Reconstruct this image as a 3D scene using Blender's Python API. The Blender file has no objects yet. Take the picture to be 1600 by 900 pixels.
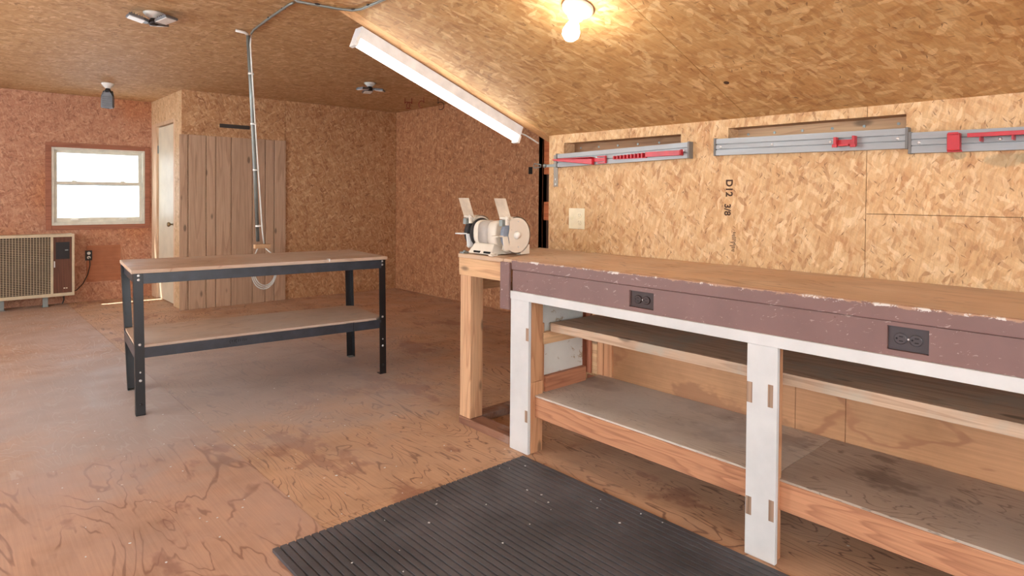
import bpy, bmesh, math, random
from mathutils import Vector, Matrix
random.seed(7)
S = bpy.context.scene
COL = S.collection

# ------------------------------------------------------------------ camera
yaw, pitch, roll = 0.738666, 0.0155855, 0.0080914
f_ = Vector((math.sin(yaw)*math.cos(pitch), math.cos(yaw)*math.cos(pitch), -math.sin(pitch)))
r0 = Vector((math.cos(yaw), -math.sin(yaw), 0)); u0 = r0.cross(f_)
r_ = math.cos(roll)*r0 + math.sin(roll)*u0
u_ = -math.sin(roll)*r0 + math.cos(roll)*u0
cd = bpy.data.cameras.new('camera'); cam = bpy.data.objects.new('camera', cd); COL.objects.link(cam)
M = Matrix((r_, u_, -f_)).transposed().to_4x4(); M.translation = (0, 0, 1.2)
cam.matrix_world = M
cd.sensor_width = 36; cd.lens = 983.46/1600*36; cd.shift_y = (322.26-450)/1600
cd.clip_start = 0.05
S.camera = cam
# ------------------------------------------------------------------ world, sun, exposure
W = bpy.data.worlds.new('world'); S.world = W; W.use_nodes = True
bg = W.node_tree.nodes['Background']; bg.inputs[0].default_value = (0.86, 0.94, 1.0, 1); bg.inputs[1].default_value = 8.0
sd = bpy.data.lights.new('sun', 'SUN'); sun = bpy.data.objects.new('sun', sd); COL.objects.link(sun)
sd.energy = 30; sd.angle = 0.01; sd.color = (1, 0.95, 0.87)
sun.rotation_euler = Vector((0.30, -0.35, -1)).to_track_quat('-Z', 'Y').to_euler()
S.view_settings.view_transform = 'Standard'; S.view_settings.look = 'None'
S.view_settings.exposure = 0.42; S.view_settings.gamma = 1.0; S.view_settings.use_curve_mapping = False

# ------------------------------------------------------------------ node helpers
def srgb(r, g, b, ds=0.10):
    l = 0.3*r+0.59*g+0.11*b; r, g, b = (c+(l-c)*ds for c in (r, g, b))
    return tuple(((c/255)/12.92 if c/255 <= 0.04045 else ((c/255+0.055)/1.055)**2.4) for c in (r, g, b)) + (1,)
class NT:
    def __init__(s, name, rough=0.7, metal=0.0, spec=0.35):
        s.m = bpy.data.materials.new(name); s.m.use_nodes = True
        s.t = s.m.node_tree; s.b = s.t.nodes['Principled BSDF']
        s.b.inputs['Roughness'].default_value = rough; s.b.inputs['Metallic'].default_value = metal
        s.b.inputs['Specular IOR Level'].default_value = spec
    def n(s, typ, **k):
        n = s.t.nodes.new(typ)
        for a, v in k.items(): setattr(n, a, v)
        return n
    def l(s, a, b): s.t.links.new(a, b)
    def setin(s, sock, v):
        if isinstance(v, bpy.types.NodeSocket): s.l(v, sock)
        else: sock.default_value = v
    def pos(s): return s.n('ShaderNodeNewGeometry').outputs['Position']
    def math(s, op, a, b=0.0, c=0.0):
        n = s.n('ShaderNodeMath', operation=op)
        s.setin(n.inputs[0], a); s.setin(n.inputs[1], b); s.setin(n.inputs[2], c)
        return n.outputs[0]
    def smooth(s, v, lo, hi, a=0.0, b=1.0):
        n = s.n('ShaderNodeMapRange', interpolation_type='SMOOTHSTEP'); s.l(v, n.inputs[0])
        for i, x in enumerate((lo, hi, a, b)): n.inputs[i+1].default_value = x
        return n.outputs[0]
    def mix(s, fac, a, b, mode='MIX'):
        n = s.n('ShaderNodeMix', data_type='RGBA', blend_type=mode)
        s.setin(n.inputs[0], fac); s.setin(n.inputs[6], a); s.setin(n.inputs[7], b)
        return n.outputs[2]
    def map(s, v, scale=(1, 1, 1), rot=(0, 0, 0), loc=(0, 0, 0)):
        if any(rot):      # turn first, then stretch
            r = s.n('ShaderNodeMapping'); s.l(v, r.inputs[0]); r.inputs[2].default_value = rot; v = r.outputs[0]
        n = s.n('ShaderNodeMapping'); s.l(v, n.inputs[0])
        n.inputs[1].default_value = loc; n.inputs[3].default_value = scale
        return n.outputs[0]
    def noise(s, v, sc, det=3, rough=0.5, dist=0.0, dim='3D'):
        n = s.n('ShaderNodeTexNoise', noise_dimensions=dim); s.l(v, n.inputs['Vector'])
        n.inputs['Scale'].default_value = sc; n.inputs['Detail'].default_value = det
        n.inputs['Roughness'].default_value = rough; n.inputs['Distortion'].default_value = dist
        return n.outputs['Fac']
    def ramp(s, v, stops, interp='LINEAR'):
        n = s.n('ShaderNodeValToRGB'); s.l(v, n.inputs[0]); e = n.color_ramp.elements; n.color_ramp.interpolation = interp
        while len(e) < len(stops): e.new(0.5)
        for x, (p, c) in zip(e, stops): x.position = p; x.color = c
        return n.outputs[0]
    def bump(s, h, st=0.3, d=0.002):
        n = s.n('ShaderNodeBump'); n.inputs['Strength'].default_value = st; n.inputs['Distance'].default_value = d
        s.l(h, n.inputs['Height']); s.l(n.outputs[0], s.b.inputs['Normal'])
    def col(s, c): s.setin(s.b.inputs['Base Color'], c)
    def rnd(s): return s.n('ShaderNodeObjectInfo').outputs['Random']

def plain(name, rgb, rough=0.6, metal=0.0, spec=0.4, var=0.06, emit=0.0):
    m = NT(name, rough, metal, spec); c = srgb(*rgb)
    p = m.pos(); n = m.noise(p, 14, 4, 0.6)
    d = tuple(x*(1-var*2.5) for x in c[:3])+(1,); h = tuple(min(1, x*(1+var)) for x in c[:3])+(1,)
    m.col(m.ramp(n, [(0.3, d), (0.7, h)]))
    if emit:
        m.b.inputs['Emission Color'].default_value = c; m.b.inputs['Emission Strength'].default_value = emit
    return m.m

def osb(name, plane, stops, dark=(86, 50, 26), sc=1.0, grain=0.0, rough=0.62, strand=0.97, seed=0.0, stain=None, spread=1.0):
    """strand board: layers of long rotated cells, each cell one flake"""
    m = NT(name, rough, 0, 0.4)
    p = m.pos(); sp = m.n('ShaderNodeSeparateXYZ'); m.l(p, sp.inputs[0])
    ax = {'x': 0, 'y': 1, 'z': 2}; cb = m.n('ShaderNodeCombineXYZ')
    m.l(sp.outputs[ax[plane[0]]], cb.inputs[0]); m.l(sp.outputs[ax[plane[1]]], cb.inputs[1])
    uv = cb.outputs[0]
    wn = m.n('ShaderNodeTexNoise', noise_dimensions='2D'); wn.inputs['Scale'].default_value = 30; wn.inputs['Detail'].default_value = 2
    m.l(uv, wn.inputs['Vector'])
    wv = m.n('ShaderNodeVectorMath', operation='MULTIPLY_ADD'); m.l(wn.outputs['Color'], wv.inputs[0])
    wv.inputs[1].default_value = (0.014, 0.014, 0); m.l(uv, wv.inputs[2]); uv = wv.outputs[0]
    cols = [srgb(*c) for c in stops]
    rs = [(0.0, tuple(x*0.72 for x in cols[0][:3])+(1,)), (0.10, cols[0]), (0.30, cols[1]), (0.65, cols[2]), (0.86, cols[3]), (1.0, tuple(min(0.95, x*1.12) for x in cols[3][:3])+(1,))]
    base = m.ramp(m.noise(uv, 7*sc, 4, 0.6, dim='2D'), [(0.28, cols[0]), (0.45, cols[1]), (0.6, cols[2]), (0.8, cols[3])])
    c = base; hgt = None
    angs = [8, 62, -24, 95, 33, -52, 0, 78, -10]
    for i, a in enumerate(angs):
        v = m.map(uv, (11*sc*(1+0.2*(i % 3)), 52*sc*(1-0.15*(i % 2)), 1), (0, 0, math.radians(grain + a*spread)), (seed+i*3.7, seed*2+i*1.9, 0))
        vo = m.n('ShaderNodeTexVoronoi', voronoi_dimensions='2D', feature='F1', distance='EUCLIDEAN')
        vo.inputs['Scale'].default_value = 1; m.l(v, vo.inputs['Vector'])
        sc_ = m.n('ShaderNodeSeparateColor'); m.l(vo.outputs['Color'], sc_.inputs[0])
        on = m.math('MULTIPLY', m.math('GREATER_THAN', sc_.outputs[1], 0.66), m.smooth(vo.outputs['Distance'], 0.52, 0.46))
        fc = m.ramp(sc_.outputs[0], rs)
        c = m.mix(m.math('MULTIPLY', on, m.math('MULTIPLY_ADD', sc_.outputs[2], 0.5, 0.25)), c, fc)
        hgt = m.math('MULTIPLY', on, sc_.outputs[0]) if hgt is None else m.math('MAXIMUM', hgt, m.math('MULTIPLY', on, sc_.outputs[0]))
    # thin wood fibre
    for ang, amt in ((grain, 0.10), (grain+70, 0.05)):
        g = m.noise(m.map(uv, (8, 120, 1), (0, 0, math.radians(ang))), 1.5, 3, 0.6, dim='2D')
        c = m.mix(1.0, c, m.ramp(g, [(0.3, (1-amt*1.6,)*3+(1,)), (0.7, (1+amt*0.3,)*3+(1,))]), 'MULTIPLY')
    for i, a in enumerate((20, 75, -35)):
        v = m.map(uv, (26*sc, 150*sc, 1), (0, 0, math.radians(grain+a*spread)), (seed*3+i*7.1, i*5.3, 0))
        vo = m.n('ShaderNodeTexVoronoi', voronoi_dimensions='2D'); vo.inputs['Scale'].default_value = 1; m.l(v, vo.inputs['Vector'])
        sc_ = m.n('ShaderNodeSeparateColor'); m.l(vo.outputs['Color'], sc_.inputs[0])
        on = m.math('MULTIPLY', m.math('GREATER_THAN', sc_.outputs[1], strand), m.smooth(vo.outputs['Distance'], 0.36, 0.18))
        c = m.mix(m.math('MULTIPLY', on, 0.62), c, srgb(*dark))
    if stain:
        sn = m.noise(uv, 0.7, 3, 0.5, dim='2D')
        c = m.mix(m.smooth(sn, 0.42, 0.62, 0, 0.55), c, m.mix(1.0, c, srgb(*stain), 'MULTIPLY'))
    if name == 'osb_gold_wall':    # greyish patches on the board under the right rail
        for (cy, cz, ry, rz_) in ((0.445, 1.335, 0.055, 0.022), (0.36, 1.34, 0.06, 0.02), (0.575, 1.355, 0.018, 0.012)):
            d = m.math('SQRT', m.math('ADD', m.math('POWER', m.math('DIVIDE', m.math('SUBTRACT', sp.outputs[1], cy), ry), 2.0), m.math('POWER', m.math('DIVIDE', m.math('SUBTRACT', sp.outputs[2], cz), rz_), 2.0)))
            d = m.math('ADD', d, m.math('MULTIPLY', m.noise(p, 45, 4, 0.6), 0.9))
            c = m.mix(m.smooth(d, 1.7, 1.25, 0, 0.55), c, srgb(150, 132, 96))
    tint = m.math('MULTIPLY_ADD', m.rnd(), 0.08, 0.95)
    cc = m.n('ShaderNodeCombineColor'); [m.l(tint, cc.inputs[k]) for k in range(3)]
    m.col(m.mix(1.0, c, cc.outputs[0], 'MULTIPLY'))
    m.bump(hgt, 0.25, 0.0015)
    return m.m

def ply(name, along, base, line, dust=None, n=26, sc=1.0, stain=None, specks=0.0, rough=0.5, dust_amt=0.6, perpanel=False):
    """rotary cut plywood: contour lines of a stretched noise"""
    m = NT(name, rough, 0, 0.4); p = m.pos()
    k = {'x': (0.46, 1.3, 1.3), 'y': (1.45, 0.36, 1.45), 'z': (1.3, 1.3, 0.46)}[along]
    if perpanel:
        off = m.n('ShaderNodeVectorMath', operation='SCALE'); cx = m.n('ShaderNodeCombineXYZ')
        m.l(m.rnd(), cx.inputs[0]); m.l(m.rnd(), cx.inputs[2]); m.l(cx.outputs[0], off.inputs[0]); off.inputs['Scale'].default_value = 17.0
        ad = m.n('ShaderNodeVectorMath', operation='ADD'); m.l(p, ad.inputs[0]); m.l(off.outputs[0], ad.inputs[1]); pv = ad.outputs[0]
    else: pv = p
    v = m.map(pv, tuple(sc*x for x in k))
    h = m.noise(v, 2.0, 4.5, 0.46, 0.5)
    ph = m.math('FRACT', m.math('MULTIPLY', h, float(n)))
    ln = m.math('SUBTRACT', 1.0, m.math('MULTIPLY', m.math('ABSOLUTE', m.math('SUBTRACT', ph, 0.5)), 2.0))
    brk = m.noise(p, 5, 3, 0.5)
    amt = m.math('MULTIPLY', m.smooth(ln, 0.78, 0.96), m.smooth(brk, 0.38, 0.52, 0.1, 1.0))
    b0 = srgb(*base); b1 = tuple(min(1, x*1.14) for x in b0[:3])+(1,); b2 = tuple(x*0.80 for x in b0[:3])+(1,)
    c = m.ramp(m.noise(p, 3.0, 5, 0.6), [(0.3, b2), (0.5, b0), (0.72, b1)])
    fine = m.noise(m.map(p, {'x': (3, 110, 110), 'y': (110, 3, 110), 'z': (110, 110, 3)}[along]), 1, 3, 0.6)
    c = m.mix(1.0, c, m.ramp(fine, [(0.3, (0.86, 0.85, 0.83, 1)), (0.65, (1.04, 1.04, 1.04, 1))]), 'MULTIPLY')
    c = m.mix(m.math('MULTIPLY', amt, 0.80), c, srgb(*line))
    if stain:
        st = m.noise(m.map(p, (1, 0.6, 1)), 2.6, 5, 0.62)
        c = m.mix(m.math('MULTIPLY', m.smooth(st, 0.57, 0.62), 0.6), c, srgb(*stain))
    if dust:
        dn = m.noise(p, 0.9, 5, 0.6)
        c = m.mix(m.smooth(dn, 0.40, 0.62, 0.1, dust_amt), c, srgb(*dust))
    if name.startswith('floor'):     # grey scuffed traffic area around the steel table
        q = m.map(p, (0.45, 0.5, 0), (0, 0, 0), (-0.62, -2.15, 0)); ln_ = m.n('ShaderNodeVectorMath', operation='LENGTH'); m.l(q, ln_.inputs[0])
        d = m.math('ADD', ln_.outputs['Value'], m.math('MULTIPLY', m.noise(p, 2.2, 6, 0.65), 0.9))
        c = m.mix(m.smooth(d, 1.35, 0.8, 0, 0.72), c, srgb(172, 163, 160))
    if specks:
        vo = m.n('ShaderNodeTexVoronoi'); vo.inputs['Scale'].default_value = 9; m.l(m.map(p, (1, 1, 0.02)), vo.inputs['Vector'])
        s2 = m.n('ShaderNodeSeparateColor'); m.l(vo.outputs['Color'], s2.inputs[0])
        on = m.math('MULTIPLY', m.math('GREATER_THAN', s2.outputs[0], 0.8), m.math('LESS_THAN', vo.outputs['Distance'], 0.05))
        c = m.mix(m.math('MULTIPLY', on, specks), c, (0.8, 0.76, 0.7, 1))
    m.col(c); m.bump(m.math('SUBTRACT', 1.0, amt), 0.15, 0.001)
    m.setin(m.b.inputs['Roughness'], m.smooth(m.noise(p, 4, 3), 0.3, 0.7, rough-0.1, rough+0.15))
    return m.m

def lumber(name, along, base, line, rough=0.62, rings=9, knots=True, dirt=None):
    m = NT(name, rough, 0, 0.3); p = m.pos()
    off = m.n('ShaderNodeVectorMath', operation='SCALE'); cx = m.n('ShaderNodeCombineXYZ')
    m.l(m.rnd(), cx.inputs[0]); m.l(m.rnd(), cx.inputs[1]); m.l(m.rnd(), cx.inputs[2]); m.l(cx.outputs[0], off.inputs[0]); off.inputs['Scale'].default_value = 9.0
    ad = m.n('ShaderNodeVectorMath', operation='ADD'); m.l(p, ad.inputs[0]); m.l(off.outputs[0], ad.inputs[1]); p2 = ad.outputs[0]
    k = {'x': (0.55, 7, 7), 'y': (7, 0.55, 7), 'z': (7, 7, 0.55)}[along]
    h = m.noise(m.map(p2, k), 1.2, 3, 0.45, 0.3)
    ph = m.math('FRACT', m.math('MULTIPLY', h, float(rings)))
    b0 = srgb(*base); b1 = tuple(min(1, x*1.12) for x in b0[:3])+(1,)
    c = m.ramp(ph, [(0.0, b1), (0.55, b0), (0.9, srgb(*line)), (1.0, b1)])
    c = m.mix(0.45, c, b0)
    fine = m.noise(m.map(p2, {'x': (4, 160, 160), 'y': (160, 4, 160), 'z': (160, 160, 4)}[along]), 1, 3, 0.6)
    c = m.mix(1.0, c, m.ramp(fine, [(0.3, (0.84, 0.82, 0.8, 1)), (0.65, (1.05, 1.05, 1.05, 1))]), 'MULTIPLY')
    if knots:
        vo = m.n('ShaderNodeTexVoronoi'); vo.inputs['Scale'].default_value = 1
        m.l(m.map(p2, {'x': (3, 8, 8), 'y': (8, 3, 8), 'z': (8, 8, 3)}[along]), vo.inputs['Vector'])
        c = m.mix(m.math('MULTIPLY', m.smooth(vo.outputs['Distance'], 0.15, 0.07), 0.75), c, srgb(*(int(x*0.5) for x in base)))
    if dirt:
        c = m.mix(m.smooth(m.noise(p, 6, 4, 0.6), 0.45, 0.68, 0, 0.7), c, srgb(*dirt))
    tint = m.math('MULTIPLY_ADD', m.rnd(), 0.16, 0.90)
    cc = m.n('ShaderNodeCombineColor'); [m.l(tint, cc.inputs[i]) for i in range(3)]
    m.col(m.mix(1.0, c, cc.outputs[0], 'MULTIPLY')); m.bump(fine, 0.12, 0.001)
    return m.m

def worn_paint(name, paint, under, thr=0.63, specks=None, rough=0.45, edge=None):
    m = NT(name, rough, 0, 0.4); p = m.pos()
    c0 = srgb(*paint)
    c = m.ramp(m.noise(p, 5, 5, 0.6), [(0.3, tuple(x*0.86 for x in c0[:3])+(1,)), (0.65, c0)])
    if specks:
        vo = m.n('ShaderNodeTexVoronoi'); vo.inputs['Scale'].default_value = 1; m.l(m.map(p, (30, 26, 34)), vo.inputs['Vector'])
        s2 = m.n('ShaderNodeSeparateColor'); m.l(vo.outputs['Color'], s2.inputs[0])
        on = m.math('MULTIPLY', m.math('GREATER_THAN', s2.outputs[0], 0.72), m.math('LESS_THAN', vo.outputs['Distance'], 0.13))
        c = m.mix(m.math('MULTIPLY', on, 0.7), c, srgb(*specks))
        sc = m.noise(m.map(p, (40, 9, 60), (0.4, 0.3, 0.6)), 1.0, 4, 0.7, 1.5)
        c = m.mix(m.math('MULTIPLY', m.smooth(sc, 0.63, 0.67), 0.45), c, srgb(*specks))
    ch = m.noise(p, 16, 6, 0.7, 0.4)
    c = m.mix(m.smooth(ch, thr, thr+0.02), c, srgb(*under))
    if edge is not None:   # paint rubbed off along the top arris
        sp = m.n('ShaderNodeSeparateXYZ'); m.l(p, sp.inputs[0])
        e = m.math('ADD', sp.outputs[2], m.math('MULTIPLY', m.noise(m.map(p, (1, 1, 3)), 26, 7, 0.75), 0.040))
        c = m.mix(m.smooth(e, edge-0.001, edge+0.001), c, srgb(*under))
        e2 = m.math('MULTIPLY', m.smooth(e, edge-0.0035, edge-0.002), m.smooth(m.noise(p, 9, 6, 0.8), 0.54, 0.58))
        c = m.mix(e2, c, srgb(214, 205, 196))
    m.col(c); m.bump(ch, 0.12, 0.001)
    return m.m

def metal(name, rgb, rough=0.35, met=1.0):
    m = NT(name, rough, met, 0.5); c = srgb(*rgb)
    n = m.noise(m.map(m.pos(), (20, 4, 20)), 2, 4, 0.6)
    m.col(m.ramp(n, [(0.3, tuple(x*0.85 for x in c[:3])+(1,)), (0.7, c)]))
    m.setin(m.b.inputs['Roughness'], m.smooth(n, 0.3, 0.7, rough-0.05, rough+0.12))
    return m.m

# ------------------------------------------------------------------ mesh helpers
class MB:
    def __init__(s): s.bm = bmesh.new()
    def box(s, x0, x1, y0, y1, z0, z1):
        v = [s.bm.verts.new((x, y, z)) for z in (z0, z1) for y in (y0, y1) for x in (x0, x1)]
        for f in ((0, 2, 3, 1), (4, 5, 7, 6), (0, 1, 5, 4), (2, 6, 7, 3), (0, 4, 6, 2), (1, 3, 7, 5)):
            s.bm.faces.new([v[i] for i in f])
        return s
    def hexa(s, a, b):
        """prism between two quads (lists of 4 points)"""
        va = [s.bm.verts.new(p) for p in a]; vb = [s.bm.verts.new(p) for p in b]
        s.bm.faces.new(va[::-1]); s.bm.faces.new(vb)
        n = len(a)
        for i in range(n): s.bm.faces.new((va[i], va[(i+1) % n], vb[(i+1) % n], vb[i]))
        return s
    def prism(s, pts, axis, a0, a1):
        def P(u, v, a): return {'x': (a, u, v), 'y': (u, a, v), 'z': (u, v, a)}[axis]
        return s.hexa([P(u, v, a0) for u, v in pts], [P(u, v, a1) for u, v in pts])
    def rings(s, rings, cap=True, smooth=True, closed=False):
        R = [[s.bm.verts.new(p) for p in r] for r in rings]; n = len(R[0])
        idx = list(range(len(R)-1)) + ([-1] if closed else [])
        for i in idx:
            A, B = R[i], R[i+1]
            for j in range(n):
                f = s.bm.faces.new((A[j], A[(j+1) % n], B[(j+1) % n], B[j])); f.smooth = smooth
        if cap and not closed: s.bm.faces.new(R[0][::-1]); s.bm.faces.new(R[-1])
        return s
    def tube(s, pts, r, seg=8, cap=True, closed=False):
        P = [Vector(p) for p in pts]; out = []; up = None; n = len(P)
        for i, p in enumerate(P):
            if closed: t = P[(i+1) % n]-P[i-1]
            else: t = P[min(i+1, n-1)]-P[max(i-1, 0)]
            t.normalize()
            if up is None: up = t.orthogonal().normalized()
            up = (up - t*up.dot(t)).normalized(); q = t.cross(up)
            rr = r[i] if isinstance(r, (list, tuple)) else r
            out.append([p + (up*math.cos(2*math.pi*k/seg) + q*math.sin(2*math.pi*k/seg))*rr for k in range(seg)])
        return s.rings(out, cap, True, closed)
    def cyl(s, a, b, r, seg=16, r2=None): return s.tube([a, b], [r, r if r2 is None else r2], seg)
    def lathe(s, prof, o, ax, seg=20):
        o = Vector(o); ax = Vector(ax).normalized(); u = ax.orthogonal().normalized(); v = ax.cross(u)
        return s.rings([[o+ax*h+(u*math.cos(2*math.pi*k/seg)+v*math.sin(2*math.pi*k/seg))*max(r, 1e-4) for k in range(seg)] for r, h in prof])
    def ball(s, c, r, seg=16, sq=(1, 1, 1)):
        c = Vector(c); n = seg//2
        return s.rings([[c+Vector((math.cos(2*math.pi*k/seg)*math.sin(math.pi*i/n)*r*sq[0], math.sin(2*math.pi*k/seg)*math.sin(math.pi*i/n)*r*sq[1], -math.cos(math.pi*i/n)*r*sq[2])) if 0 < i < n else c+Vector((math.cos(2*math.pi*k/seg)*1e-4, math.sin(2*math.pi*k/seg)*1e-4, -math.cos(math.pi*i/n)*r*sq[2])) for k in range(seg)] for i in range(n+1)])
    def build(s, name, mat, parent=None, bevel=0.0, local=False, at=None, label=None):
        bmesh.ops.recalc_face_normals(s.bm, faces=s.bm.faces[:])
        me = bpy.data.meshes.new(name)
        if at is not None: bmesh.ops.translate(s.bm, verts=s.bm.verts[:], vec=-Vector(at))
        if parent is not None and not local: bmesh.ops.translate(s.bm, verts=s.bm.verts[:], vec=-wloc(parent))
        s.bm.to_mesh(me); s.bm.free(); me.materials.append(mat)
        o = bpy.data.objects.new(name, me); COL.objects.link(o)
        if at is not None: o.location = at
        if parent is not None: o.parent = parent
        if bevel:
            b = o.modifiers.new('bevel', 'BEVEL'); b.width = bevel; b.segments = 2; b.limit_method = 'ANGLE'
        if label: o['label'] = label
        return o
def wloc(o):
    v = Vector((0, 0, 0))
    while o is not None: v += Vector(o.location); o = o.parent
    return v
def bx(*a): return MB().box(*a)
def thing(name, label, cat, loc, group=None, rz=0.0):
    o = bpy.data.objects.new(name, None); COL.objects.link(o); o.location = loc; o.rotation_euler.z = rz
    o.empty_display_size = 0.05; o['label'] = label; o['category'] = cat
    if group: o['group'] = group
    return o
def tag(o, label, cat, group=None):
    o['label'] = label; o['category'] = cat
    if group: o['group'] = group
    return o
def struct(o, label=None):
    o['kind'] = 'structure'
    if label: o['label'] = label
    return o
def sroot(name, label=None, loc=(0, 0, 0)):
    o = bpy.data.objects.new(name, None); COL.objects.link(o); o.location = loc; o['kind'] = 'structure'
    if label: o['label'] = label
    return o
def copy_tree(o, parent=None):
    c = o.copy(); COL.objects.link(c); c.parent = parent
    for ch in [k for k in bpy.data.objects if k.parent == o]: copy_tree(ch, c)
    return c

# ------------------------------------------------------------------ materials
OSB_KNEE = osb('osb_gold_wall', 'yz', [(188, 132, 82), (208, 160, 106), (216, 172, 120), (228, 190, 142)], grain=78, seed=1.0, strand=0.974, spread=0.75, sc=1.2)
OSB_CEIL = osb('osb_ceiling', 'xy', [(176, 120, 66), (198, 146, 86), (206, 158, 98), (226, 186, 130)], grain=20, seed=2.0, strand=0.988)
OSB_FARC = osb('osb_far_ceiling', 'xy', [(180, 132, 82), (198, 152, 100), (206, 162, 110), (228, 190, 144)], grain=0, seed=5.0, strand=0.98)
OSB_CLOS = osb('osb_closet_wall', 'xz', [(168, 110, 68), (196, 140, 92), (204, 152, 104), (224, 180, 134)], grain=70, seed=3.0, sc=1.15)
OSB_FARR = osb('osb_far_right_wall', 'yz', [(156, 96, 60), (186, 122, 78), (194, 132, 88), (216, 162, 116)], grain=80, seed=4.0, sc=1.15)
OSB_WIN = osb('osb_window_wall', 'xz', [(166, 104, 76), (192, 130, 98), (198, 140, 106), (212, 160, 126)], grain=75, seed=6.0, sc=1.3, stain=(255, 214, 150))
OSB_DOOR = osb('osb_door_wall', 'yz', [(206, 156, 106), (222, 178, 128), (226, 184, 136), (236, 202, 158)], grain=80, seed=7.0)
FLOOR = ply('floor_plywood', 'y', (206, 160, 122), (96, 52, 32), dust=(196, 164, 142), n=34, stain=(136, 74, 54), specks=0.8, rough=0.5, dust_amt=0.35, perpanel=True)
FLOOR_D = ply('floor_plywood_dusty', 'y', (194, 152, 124), (210, 190, 176), dust=(190, 164, 150), n=27, specks=0.6, rough=0.5, dust_amt=0.65, perpanel=True)
FLOOR_P = ply('floor_plywood_pink', 'y', (198, 154, 126), (134, 88, 66), dust=(188, 160, 148), n=17, stain=(140, 88, 72), specks=0.7, rough=0.48, dust_amt=0.6, perpanel=True)
BENCH_TOP = ply('bench_top_wood', 'y', (206, 166, 130), (150, 108, 80), dust=(210, 188, 164), n=9, sc=2.2, rough=0.5, dust_amt=0.5)
SHELF_PLY = ply('dusty_shelf_plywood', 'y', (196, 178, 160), (134, 112, 96), dust=(204, 196, 186), n=28, sc=1.8, rough=0.6, dust_amt=0.85, stain=(98, 70, 58))
SHELF_DARK = ply('stained_shelf_plywood', 'y', (172, 150, 132), (110, 88, 74), dust=(188, 178, 166), n=24, sc=1.8, rough=0.55, dust_amt=0.6, stain=(84, 62, 54))
TABLE_PLY = ply('table_plywood', 'x', (204, 166, 134), (166, 124, 94), dust=(194, 176, 160), n=10, sc=1.5, rough=0.5, dust_amt=0.7)
PLY_BACK = ply('cabinet_back_board', 'y', (196, 142, 98), (168, 112, 76), n=5, sc=1.5, rough=0.6, stain=(150, 100, 70))
MIDSHELF = lumber('mid_shelf_board', 'y', (204, 170, 140), (168, 130, 102), dirt=(178, 168, 150))
BEAM = lumber('red_fir_beam', 'y', (196, 136, 98), (150, 90, 62), rings=13)
STUD = lumber('fir_stud', 'z', (206, 148, 104), (172, 108, 70), rings=9)
STUD_RED = lumber('red_fir_stud', 'z', (184, 112, 80), (142, 76, 54), rings=8)
LUM_Y = lumber('pale_board_y', 'y', (214, 168, 122), (184, 130, 88))
LUM_X = lumber('pale_board_x', 'x', (214, 168, 122), (184, 130, 88))
LUM_HEAD = lumber('header_board', 'x', (220, 170, 116), (194, 140, 90), rings=6)
PLANK = lumber('siding_plank', 'z', (192, 156, 126), (168, 130, 102), rings=6)
FLOORPLATE = lumber('dark_floor_plate', 'y', (150, 104, 80), (110, 68, 52), dirt=(170, 150, 138))
PAINT_W = worn_paint('white_paint', (214, 212, 209), (170, 130, 104), 0.70)
PAINT_WS = worn_paint('stained_white_paint', (220, 216, 206), (178, 156, 128), 0.60)
PAINT_B = worn_paint('brown_paint', (132, 98, 92), (112, 78, 70), 0.66, specks=(206, 184, 176))
PAINT_BE = worn_paint('brown_paint_worn_edge', (132, 98, 92), (176, 134, 106), 0.68, specks=(206, 184, 176), edge=0.915)
TRIM_RED = lumber('window_casing_wood', 'x', (166, 104, 78), (140, 82, 60), knots=False)
BOARD_RED = ply('brown_hardboard', 'x', (176, 106, 68), (160, 92, 58), n=3, rough=0.6)
DOORM = worn_paint('cream_door_paint', (224, 210, 182), (206, 176, 128), 0.74)
JAMB = lumber('door_jamb_wood', 'z', (222, 186, 150), (196, 150, 112), knots=False)
VINYL = plain('window_vinyl', (214, 208, 190), 0.4)
STEEL_B = plain('black_powder_steel', (22, 22, 25), 0.35, 0.0, 0.6, var=0.15)
STEEL_G = plain('dark_grey_powder_steel', (52, 58, 68), 0.3, 0.0, 0.6, var=0.15)
BOLT = metal('zinc_bolt', (225, 225, 225), 0.3, 0.6)
GALV = metal('galvanised_steel', (140, 146, 142), 0.42, 0.6)
ALU = metal('anodised_aluminium', (150, 150, 150), 0.42, 0.35)
ALU_D = plain('grey_end_cap', (112, 108, 104), 0.5)
RED = plain('red_plastic', (196, 28, 40), 0.35, 0, 0.5, var=0.1)
WHITE_P = plain('white_plastic', (232, 230, 224), 0.4)
WHITE_M = plain('white_enamel', (228, 230, 230), 0.35)
CREAM = plain('cream_plastic', (230, 216, 180), 0.4)
DARKPL = plain('dark_plastic', (38, 32, 32), 0.4)
BROWNPL = plain('dark_brown_plastic', (58, 40, 38), 0.35)
GREYPL = plain('charcoal_plastic', (72, 66, 70), 0.3, 0, 0.6)
BLACKHOLE = plain('black_slot', (14, 12, 12), 0.8)
GRIND = worn_paint('grinder_dusty_beige', (224, 212, 194), (176, 160, 144), 0.66, rough=0.5)
GRIND_G = plain('grinder_grey_band', (176, 166, 156), 0.5)
STONE = plain('grey_blue_grinding_stone', (136, 144, 158), 0.9, var=0.12)
STONE_D = plain('dark_wire_wheel', (60, 58, 58), 0.7, 0.3, var=0.2)
SHIELD = plain('dusty_eye_shield', (210, 190, 164), 0.3, 0, 0.5, var=0.1)
ACBEIGE = plain('air_conditioner_beige', (206, 186, 152), 0.45)
ACWIRE = plain('air_conditioner_grille_wire', (198, 176, 142), 0.5)
ACDARK = plain('air_conditioner_inside', (74, 58, 46), 0.8)
ACWOOD = lumber('air_conditioner_wood_veneer', 'z', (112, 70, 52), (84, 50, 38), knots=False)
CABLE_W = plain('white_cable_jacket', (226, 222, 214), 0.5)
CORD_B = plain('black_cord', (30, 26, 24), 0.5)
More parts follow.
